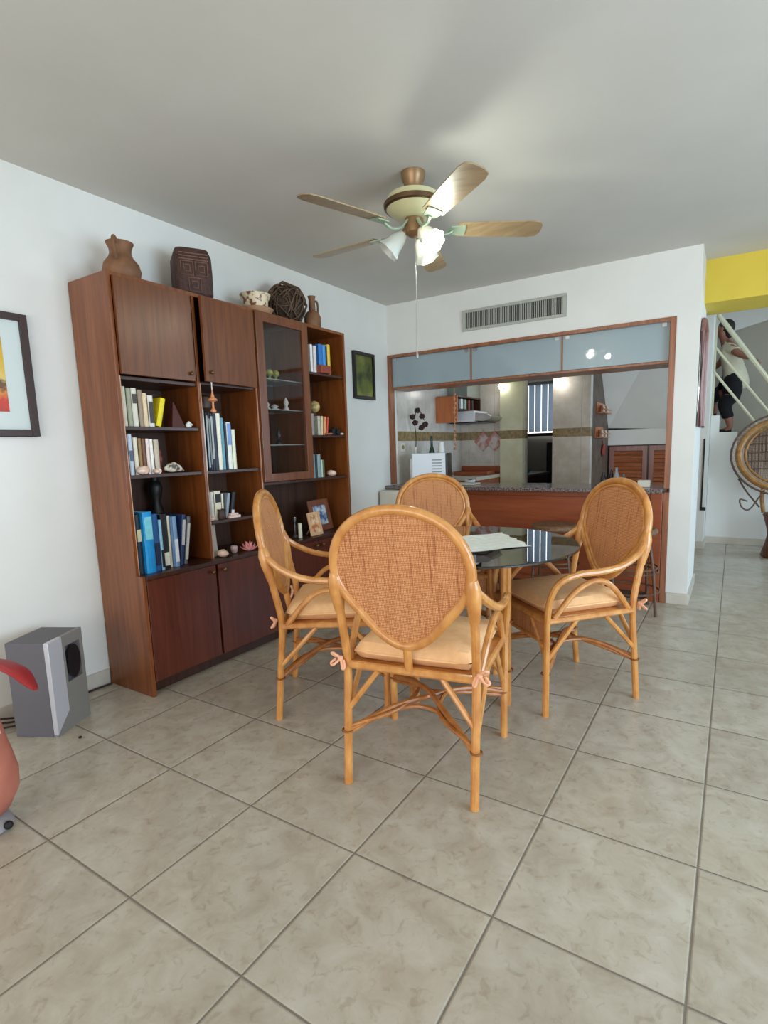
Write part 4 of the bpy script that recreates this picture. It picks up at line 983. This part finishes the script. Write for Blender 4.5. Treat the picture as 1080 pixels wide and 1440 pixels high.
# ------------------------------------------------------------------ bar stools
def stool(label, loc, rz):
    t = thing('bar_stool', label, 'stool', loc, rz, 'dark rattan stools at the bar counter')
    MB().lathe([(.0001, .565), (.16, .565), (.175, .58), (.175, .60), (.16, .612), (.0001, .616)], 28).build('seat', noisy('stool_seat', srgb(96, 66, 44), srgb(132, 96, 66), ns=40, rough=.6), t)
    for k in range(4):
        a = PI/4+k*PI/2; c_, s_ = math.cos(a), math.sin(a)
        MB().tube(cat_rom([(.215*c_, .215*s_, 0), (.185*c_, .185*s_, .3), (.14*c_, .14*s_, .565)], 4), .011, 8).build('leg', stool_m, t)
    for z_, r_ in ((.16, .20), (.30, .187), (.33, .183)):
        MB().tube([(r_*math.cos(k*PI/10), r_*math.sin(k*PI/10), z_) for k in range(20)], .007, 6, closed=True).build('foot_ring', stool_m, t)
    return t
s1 = stool('dark rattan bar stool standing behind the right armchair', (.775, 3.42, 0), .3)
copy_tree(s1, (.22, 3.42, 0), .1, 'dark rattan bar stool behind the glass table')

# ------------------------------------------------------------------ subwoofer
sp = thing('subwoofer', 'grey and silver subwoofer speaker standing on the floor by the left wall', 'speaker', (-1.235, .42, 0), math.atan2(.192, -.113)-PI/2)
# local: x along near edge depth to the left(back), y along front face
ang = math.radians(24)
sp.rotation_euler = (0, 0, math.radians(27)); sp.location = (-1.240, .403, 0)
wx, wy, hh = .100, .11, .435
sil = mat('speaker_silver', srgb(196, 194, 200), .35, .2)
MB().box(-wx, -wy, 0, wx-.02, wy, hh).build('cabinet', mat('speaker_grey', srgb(96, 92, 98), .55), sp, bevel=.004)
q = MB(); q.prism([(-wy, .01), (-wy, hh), (-wy+.085, hh), (-wy+.085, .09)], 0, wx-.02, wx+.002); q.build('silver_strip', sil, sp, bevel=.002)
q = MB(); q.box(wx-.02, -wy+.086, .0, wx, wy, .215).box(wx-.02, -wy+.086, .215, wx, -wy+.10, hh).box(wx-.02, wy-.022, .215, wx, wy, hh).box(wx-.02, -wy+.10, hh-.05, wx, wy-.022, hh)
q.add([(wx-.02, -wy+.001, 0), (wx, -wy+.001, 0), (wx, -wy+.086, 0), (wx-.02, -wy+.086, 0), (wx-.02, -wy+.001, .008), (wx, -wy+.001, .008), (wx, -wy+.086, .088), (wx-.02, -wy+.086, .088)], [(0, 3, 2, 1), (4, 5, 6, 7), (0, 1, 5, 4), (1, 2, 6, 5), (2, 3, 7, 6), (3, 0, 4, 7)])
q.build('front_baffle', mat('speaker_front', srgb(130, 126, 120), .45), sp, smooth=False)
q = MB(); q.tube([(wx-.004, -wy+.145, .22), (wx-.06, -wy+.145, .22)], [.052, .03], 20, flat=1); 
MB().lathe([(.048, .0), (.044, -.01), (.028, -.05), (0, -.055)], 24, M=Matrix.Rotation(PI/2, 4, 'Y') @ Matrix.Diagonal((1.65, .92, 1)).to_4x4(), c=(wx+.001, .040, .30)).build('port', mat('port_metal', srgb(60, 64, 72), .2, .8), sp)
q = MB()
for k in range(3):
    q.tube(cat_rom([(-1.36-.02*k, .32, .01+.012*k), (-1.40, .22-.02*k, .02+.03*k), (-1.43, .14, .03+.01*k), (-1.38-.03*k, .05, .01), (-1.44, -.05+.03*k, .01)], 6), .005, 6)
q.tube(cat_rom([(-1.38, .48, .01), (-1.40, .55, .006), (-1.44, .66, .006), (-1.435, .79, .006)], 5), .005, 6)
tag(q.build('speaker_cables', mat('cable_dark', srgb(50, 30, 26), .6)), 'dark cables tangled on the floor behind the subwoofer', 'cable')
single('floor_pebble', MB().ball((0, 0, .005), .008, 8, 0, (1, 1, .6)), blackm_m, 'tiny black speck on the floor near the subwoofer', 'debris', (-1.012, .397, 0))

# ------------------------------------------------------------------ pot with red leaf at the left edge
pt = thing('plant_pot', 'salmon pink pear-shaped pot with a red leaf, cut off by the left photo edge', 'plant pot', (-.62, -.11, 0))
pm_ = noisy('salmon_clay', srgb(170, 96, 80), srgb(198, 124, 102), ns=6, rough=.5)
MB().lathe([(.05, .05), (.085, .07), (.115, .13), (.118, .19), (.108, .25), (.095, .31), (.086, .37), (.082, .42), (.074, .42), (.07, .36), (0, .34)], 32).build('pot', pm_, pt)
pt.location = (-.69, -.09, 0)
MB().lathe([(.078, 0.0), (.088, .012), (.08, .03), (.05, .05), (0, .05)], 24).build('stand', mat('grey_stand', srgb(150, 144, 146), .5), pt)
MB().ball((.078, .045, .022), .014, 12).build('stand_knob', blackm_m, pt)
MB().tube([(.078, .047, .385), (.082, .05, .345)], .008, 10).build('white_tag', wh_c, pt)
MB().tube(cat_rom([(0, 0, .35), (-.02, .04, .46), (.04, .075, .56), (.17, .09, .565), (.285, .09, .528)], 6), [.010]*6+[.018]*3+[.026]*3+[.036]*6+[.036, .034, .031, .027, .022, .018]+[.010], 12, flat=.5).build('red_leaf', mat('red_leaf_surface', srgb(150, 30, 34), .5), pt)

# ------------------------------------------------------------------ peacock chair
pc = thing('peacock_chair', 'round-backed wicker peacock chair at the right edge, before the stair wall', 'chair', (1.86, 5.98, 0), .05)
pcm = noisy('peacock_rattan', srgb(140, 96, 50), srgb(184, 136, 76), ns=26, rough=.5)
pcd = noisy('peacock_dark', srgb(80, 58, 46), srgb(116, 88, 70), ns=30, rough=.55)
def ell(a, rx, rz_, y=0.0): return (rx*math.cos(a), .22+y-(.1*(math.sin(a))*-1), 1.055+rz_*math.sin(a))
N_ = 48
for nm, rx, rz_, r_, mt in (('outer_rim', .50, .43, .011, pcd), ('rim_band', .43, .365, .034, pcm), ('inner_rim', .37, .31, .014, pcm)):
    MB().tube([ell(2*PI*k/N_, rx, rz_) for k in range(N_)], r_, 10, closed=True, flat=1).build(nm, mt, pc)
q = MB()
for k in range(N_):
    a = 2*PI*k/N_; b = 2*PI*(k+.5)/N_; c_ = 2*PI*(k+1)/N_
    q.tube([ell(a, .445, .38), ell(b, .497, .427), ell(c_, .445, .38)], .006, 5)
q.build('scalloped_edge', mat('peacock_pale', srgb(214, 190, 176), .6), pc)
q = MB()
for k in range(36):
    a = PI*.9*(k/35)-PI*.0+.05*PI; x0_, _, z0_ = 0, 0, .76
    e = ell(a*1.0, .37, .31); q.tube([(0, .19, .745), e], .0032, 5)
for k in range(-11, 12):
    x_ = k*.031; hh_ = .31*math.sqrt(max(0, 1-(x_/.37)**2))
    q.tube([(x_, .215-.06, 1.055-hh_), (x_, .24+.06*0+.04, 1.055+hh_)], .003, 5)
q.build('woven_fan', pcd, pc)
vv = [ell(2*PI*k/N_, .385, .325, .004) for k in range(N_)]; vv += [(a_, b_+.006, c_) for a_, b_, c_ in vv]
MB().add(vv, [tuple(range(N_)), tuple(range(N_, 2*N_))[::-1]]+[(i, N_+i, N_+(i+1) % N_, (i+1) % N_) for i in range(N_)]).build('woven_panel', weave('peacock_panel', srgb(186, 168, 150), srgb(150, 130, 112), srgb(96, 74, 62), 26, 30), pc)
q = MB()
for z_ in (.90, .98, 1.07, 1.16, 1.24):
    hw = .37*math.sqrt(max(0, 1-((z_-1.055)/.31)**2)); y_ = .22+.1*((z_-1.055)/.31)
    q.tube([(-hw, y_, z_), (0, y_+.004, z_+.02), (hw, y_, z_)], .007, 6)
q.build('cross_bands', pcd, pc)
MB().lathe([(.19, 0), (.20, .02), (.165, .15), (.15, .23), (.16, .3), (.19, .42), (.20, .44), (.19, .455), (0, .456)], 30).build('hourglass_base', weave('peacock_weave', srgb(150, 96, 60), srgb(128, 76, 46), srgb(80, 44, 26), 30, 40), pc)
for s in (-1, 1):
    MB().tube(cat_rom([(s*.18, .16, .44), (s*.20, .18, .60), (s*.19, .19, .76)], 5), .02, 8).build('back_post', pcm, pc)
    MB().tube(cat_rom([(s*.42, .2, .80), (s*.34, .18, .66), (s*.22, .14, .50)], 5), .009, 8).build('side_brace', pcd, pc)
    MB().tube(cat_rom([(s*.33, .16, .56), (s*.40, .12, .58), (s*.38, .08, .50), (s*.31, .1, .48), (s*.22, .14, .62)], 5), .008, 8).build('arm_scroll', pcd, pc)

# ------------------------------------------------------------------ mirror on the pillar side
mr = thing('wall_mirror', 'tall wooden framed mirror hanging on the side of the white pillar, seen edge-on', 'mirror', (1.1305, 4.10, 1.33))
q = []; hw, hh_ = .29, .78
P = [(.016, -hw, 0), (.016, hw, 0), (.016, hw, hh_-.12), (.016, hw*.8, hh_-.03), (.016, 0, hh_), (.016, -hw*.8, hh_-.03), (.016, -hw, hh_-.12)]
MB().tube(P, .015, 8, closed=True).build('frame', fm_, mr)
n = len(P); MB().add([(.004, p[1], p[2]) for p in P]+[(.012, p[1], p[2]) for p in P], [tuple(range(n)), tuple(range(n, 2*n))[::-1]]+[(i, (i+1) % n, n+(i+1) % n, n+i) for i in range(n)]).build('mirror_glass', mat('mirror_silver', srgb(225, 228, 228), .03, 1), mr, smooth=False)

# ------------------------------------------------------------------ ceiling fan
FX, FY = -.02, 1.74
fan = thing('ceiling_fan', 'cream and brass ceiling fan with five blades and three tulip lamps', 'ceiling fan', (FX, FY, H))
cream_f = noisy('fan_cream', srgb(214, 208, 160), srgb(226, 220, 176), ns=6, rough=.3)
fan_br = mat('fan_bronze', srgb(150, 118, 84), .35, .5)
MB().lathe([(.0, 0), (.060, 0), (.056, -.03), (.045, -.05), (.045, -.09), (.06, -.098)][::-1], 28).build('canopy', fan_br, fan)
MB().lathe([(.0, -.21), (.06, -.208), (.11, -.19), (.138, -.165), (.142, -.14), (.125, -.11), (.08, -.095), (0, -.092)], 40).build('motor_housing', cream_f, fan)
MB().lathe([(.139, -.168), (.147, -.162), (.149, -.145), (.14, -.138)], 40).build('brass_band', mat('antique_brass', srgb(110, 86, 60), .3, .8), fan)
MB().lathe([(.0, -.295), (.025, -.292), (.045, -.275), (.05, -.24), (.045, -.212), (0, -.205)], 28).build('light_kit', fan_br, fan)
blade_m = wood('fan_blade_wood', srgb(142, 118, 86), srgb(160, 136, 102), srgb(174, 150, 116), grain=(2, 14, 14))
arm_m = mat('fan_arm', srgb(170, 190, 164), .3, .3)
for k in range(5):
    a = math.radians(35+72*k); M = Matrix.Rotation(a, 4, 'Z'); tilt = Matrix.Rotation(math.radians(-12), 4, 'X')
    q = MB(); q.tube([M @ Vector(p) for p in cat_rom([(.045, 0, -.225), (.09, 0, -.27), (.15, 0, -.285), (.19, 0, -.270)], 4)], .010, 8, flat=.6)
    q.prism([(.18, -.03), (.25, -.038), (.255, 0), (.25, .038), (.18, .03), (.165, 0)], 2, -.006, -.001)
    nv = 6*2
    for i in range(len(q.v)-nv, len(q.v)): q.v[i] = tuple(M @ (tilt @ Vector(q.v[i])+Vector((0, 0, -.262))))
    arm = q.build('blade_arm', arm_m, fan)
    pr_ = [(.215, -.052), (.40, -.060), (.58, -.064), (.62, -.055), (.635, -.03), (.637, 0), (.635, .03), (.62, .055), (.58, .064), (.40, .060), (.215, .052)]
    q = MB(); q.prism(pr_, 2, 0, .006); q.v = [tuple(M @ (tilt @ Vector(v)+Vector((0, 0, -.262)))) for v in q.v]
    q.build('blade', blade_m, fan, smooth=False, bevel=.001)
shade_m = mat('lamp_shade_glass', srgb(240, 242, 234), .25, Transmission_Weight=.35)
bulb_m = emit('fan_bulb', (1, 1, .93, 1), 45)
for k, a_ in enumerate((math.radians(212), math.radians(-20), math.radians(92))):
    ax = Vector((math.cos(a_), math.sin(a_), -1.0)).normalized()
    Rm = Vector((0, 0, 1)).rotation_difference(ax).to_matrix().to_4x4()
    c0 = Vector((.04*math.cos(a_), .04*math.sin(a_), -.262))
    MB().tube([c0, c0+ax*.035], .016, 12).build('lamp_holder', fan_br, fan)
    sh = MB().lathe([(.020, .02), (.034, .045), (.042, .075), (.046, .10), (.062, .135), (.060, .136), (.043, .10), (.038, .075), (.030, .046), (.016, .024)], 32, c=c0, M=Rm, wob=lambda a, z: 1+(.07*math.cos(8*a) if z > .11 else .0)).build('lamp_shade', shade_m, fan)
    if k > 0: MB().ball(c0+ax*.08, .024, 14).build('bulb', bulb_m, sh)
    else: MB().ball(c0+ax*.08, .024, 14).build('bulb', mat('unlit_bulb', srgb(240, 240, 236), .3), sh)
    if k > 0:
        l = bpy.data.lights.new('fan_lamp_light', 'POINT'); l.energy = 5; l.shadow_soft_size = .03; l.color = (.95, 1, .86)
        lo = bpy.data.objects.new('fan_lamp_light', l); col.objects.link(lo); lo.location = Vector((FX, FY, H))+c0+ax*.155
pch = MB().tube(cat_rom([(0, 0, -.27), (.004, 0, -.5), (-.003, 0, -.84)], 5), .0022, 6).build('pull_chain', mat('chain_metal', srgb(150, 150, 146), .4, .6), fan)
MB().lathe([(0, -.88), (.006, -.876), (.008, -.86), (.004, -.842), (0, -.84)], 12).build('pull_knob', mat('chain_metal', srgb(150, 150, 146), .4, .6), pch)

# ------------------------------------------------------------------ person on the stairs
def skinned(name, joints, edges, m, parent=None, sub=2, label=None):
    me = bpy.data.meshes.new(name); me.from_pydata([j[0] for j in joints], edges, [])
    o = bpy.data.objects.new(name, me); col.objects.link(o)
    sk = o.modifiers.new('skin', 'SKIN'); sk.use_smooth_shade = True
    for i, j in enumerate(joints):
        r = j[1] if isinstance(j[1], tuple) else (j[1], j[1]); me.skin_vertices[0].data[i].radius = r
        me.skin_vertices[0].data[i].use_root = (i == 0)
    u = o.modifiers.new('sub', 'SUBSURF'); u.levels = sub; u.render_levels = sub
    me.materials.append(m)
    if parent: o.parent = parent
    return o
skin_m = mat('skin_tone', srgb(150, 98, 78), .5, Subsurface_Weight=.1, Subsurface_Scale=.02)
shirt_m = noisy('shirt_cream', srgb(206, 198, 170), srgb(218, 210, 184), ns=20, rough=.9)
shorts_m = mat('black_cloth', srgb(16, 15, 18), .9)
hair_m = noisy('dark_hair', srgb(28, 20, 18), srgb(48, 36, 30), scale=(1, 1, .3), ns=60, rough=.6)
# local origin at the standing foot; faces -X (up the stairs), leaning forward
PX, PY, PZ = 1.285, 7.02, 1.285
J = [((0.07, 0, .60), (.10, .10)),      # 0 pelvis
     ((0.045, 0, .74), (.12, .105)),    # 1 waist
     ((0.00, 0, .90), (.12, .10)),      # 2 chest
     ((-.04, 0, 1.03), (.10, .07)),     # 3 upper chest
     ((-.07, 0, 1.10), (.05, .048)),    # 4 neck
     ((-.095, 0, 1.16), (.05, .05)),    # 5 head base
     ((-.105, 0, 1.22), (.082, .070)),  # 6 head mid
     ((-.100, 0, 1.30), (.066, .060)),  # 7 head top
     ((-.02, -.13, 1.02), .052),        # 8 near shoulder (towards camera)
     ((.09, -.19, .90), .040),          # 9 elbow
     ((.20, -.235, .85), .030),          # 10 wrist
     ((-.02, .14, 1.02), .050),         # 11
     ((-.12, .18, .86), .038),          # 12
     ((-.20, .16, .80), .030),          # 13
     ((.03, -.085, .50), (.06, .06)),  # 14 near hip
     ((-.05, -.09, .33), .046),         # 15 knee
     ((.02, -.09, .18), .050),          # 16 calf
     ((.035, -.09, .07), .034),         # 17 ankle
     ((-.04, -.09, .035), (.035, .028)),  # 18 foot
     ((.02, .085, .52), (.055, .055)),    # 19 far hip
     ((-.19, .09, .47), .045),          # 20 far knee (raised)
     ((-.15, .09, .34), .048),          # 21
     ((-.13, .09, .27), .034),          # 22
     ((-.20, .09, .235), (.033, .026))] # 23
E_ = [(0, 1), (1, 2), (2, 3), (3, 4), (4, 5), (5, 6), (6, 7), (3, 8), (8, 9), (9, 10), (3, 11), (11, 12), (12, 13), (0, 14), (14, 15), (15, 16), (16, 17), (17, 18), (0, 19), (19, 20), (20, 21), (21, 22), (22, 23)]
body = skinned('person', J, E_, skin_m)
body.location = (PX, PY, PZ); tag(body, 'person in a cream top and black shorts climbing the stairs, holding the rail', 'person')
# clothing
skinned('tank_top', [((0.078, 0, .50), (.158, .15)), ((0.068, 0, .62), (.165, .15)), ((0.05, 0, .72), (.148, .132)), ((0.0, 0, .90), (.137, .117)), ((-.025, 0, .985), (.13, .11)), ((-.045, 0, 1.045), (.10, .085)), ((-.02, -.13, 1.015), .066), ((.05, -.165, .945), .060)], [(0, 1), (1, 2), (2, 3), (3, 4), (4, 5), (4, 6), (6, 7)], shirt_m, body, 2)
skinned('shorts', [((.072, 0, .56), (.155, .145)), ((.055, 0, .79), (.142, .13)), ((.02, -.085, .44), (.118, .105)), ((-.055, -.09, .35), (.085, .082)), ((.005, -.09, .22), (.066, .066)), ((.012, -.09, .18), (.066, .066)), ((-.01, .085, .51), (.125, .12)), ((-.10, .088, .495), (.10, .10)), ((-.18, .09, .475), (.082, .08)), ((-.16, .09, .37), (.066, .066))],
        [(0, 1), (0, 2), (2, 3), (3, 4), (4, 5), (0, 6), (6, 7), (7, 8), (8, 9)], shorts_m, body, 2)
q = MB(); q.ball((-.060, 0, 1.262), .090, 18, 0, (1.0, .94, 1.02)).ball((-.035, 0, 1.20), .058, 14, 0, (.8, 1.15, 1.4)); q.build('hair', hair_m, body)
q = MB(); q.ball((-.187, 0, 1.235), .014, 10, 0, (1.2, .8, 1.2)); q.ball((-.175, -.028, 1.25), .009, 8).ball((-.175, .028, 1.25), .009, 8).ball((-.178, 0, 1.20), .014, 8, 0, (.6, 1.3, .4)).ball((-.10, -.078, 1.235), .018, 10, 0, (.8, .4, 1.3)).ball((-.10, .078, 1.235), .018, 10, 0, (.8, .4, 1.3)); q.build('face_features', skin_m, body)
def hand(wrist, d, m_):
    w = Vector(wrist); d = Vector(d).normalized(); s_ = d.cross(Vector((0, 0, 1))).normalized(); u_ = s_.cross(d)
    q = MB(); q.tube([w-d*.01, w+d*.035, w+d*.075], [.022, .032, .028], 10, flat=.55)
    for k in range(4):
        b_ = w+d*.07+s_*(.024-.016*k)
        L_ = (.055, .065, .06, .045)[k]
        q.tube(cat_rom([b_, b_+d*L_*.5-u_*.004, b_+d*L_*.8-u_*.022, b_+d*L_*.75-u_*.04], 3), [.0085]*4+[.008]*3+[.007]*3, 8)
    b_ = w+d*.02+s_*.026
    q.tube([b_, b_+d*.03+s_*.02-u_*.01, b_+d*.055+s_*.02-u_*.028], [.011, .009, .007], 8)
    return q.build('hand', m_, body)
hand((.20, -.235, .85), (1, -.25, -.6), skin_m); hand((-.20, .16, .80), (-1, 0, -.1), skin_m)
for (fx, fy, fz) in ((-.02, -.09, 0), (-.19, .09, .205)):
    q = MB(); q.tube(cat_rom([(fx+.07, fy, fz+.035), (fx, fy, fz+.035), (fx-.08, fy, fz+.028), (fx-.12, fy, fz+.022)], 4), [.030]*4+[.038]*4+[.038]*4+[.02], 12, flat=.8); q.build('shoe', blackm_m, body)

# ------------------------------------------------------------------ lights
w_ = bpy.data.worlds.new('World'); sc.world = w_; w_.use_nodes = True
bg = w_.node_tree.nodes['Background']; bg.inputs[0].default_value = (.80, .90, 1.0, 1); bg.inputs[1].default_value = 1.0
def area(name, loc, rot, sx, sy, e, c):
    l = bpy.data.lights.new(name, 'AREA'); l.shape = 'RECTANGLE'; l.size = sx; l.size_y = sy; l.energy = e; l.color = c
    o = bpy.data.objects.new(name, l); col.objects.link(o); o.location = loc; o.rotation_euler = rot; return o
area('daylight_rear_window', (1.25, -3.95, 1.2), (PI/2, 0, 0), 4.6, 2.1, 88, (1.0, .965, .925))
area('daylight_right_window', (4.45, .8, 1.15), (0, PI/2, 0), 2.0, 2.7, 128, (.62, .82, 1.0))
area('daylight_hall_window', (4.45, 6.0, 1.6), (0, PI/2, 0), 1.4, 1.9, 62, (.52, .76, 1.0))

# ------------------------------------------------------------------ camera
cam = bpy.data.cameras.new('camera'); co = bpy.data.objects.new('camera', cam); col.objects.link(co)
f_px, yaw, pitch, roll = 755.416, -.5596127, -.1417957, -.0289185
cy, sy, cp_c, sp_c = math.cos(yaw), math.sin(yaw), math.cos(pitch), math.sin(pitch)
F = Vector((sy*cp_c, cy*cp_c, sp_c)); R0 = Vector((cy, -sy, 0)); U0 = R0.cross(F)
Rv = R0*math.cos(roll)+U0*math.sin(roll); Uv = -R0*math.sin(roll)+U0*math.cos(roll)
Mx = Matrix((( Rv.x, Uv.x, -F.x, 1.3801), (Rv.y, Uv.y, -F.y, -.7281), (Rv.z, Uv.z, -F.z, 1.2265), (0, 0, 0, 1)))
co.matrix_world = Mx
cam.sensor_fit = 'VERTICAL'; cam.sensor_height = 24; cam.lens = 24*f_px/1440
cam.shift_x = -19.4/1440; cam.shift_y = 18.6/1440
cam.clip_start = .05
sc.camera = co
sc.view_settings.view_transform = 'Standard'; sc.view_settings.look = 'None'
sc.view_settings.gamma = 1; sc.view_settings.use_curve_mapping = False
sc.view_settings.exposure = 0.2
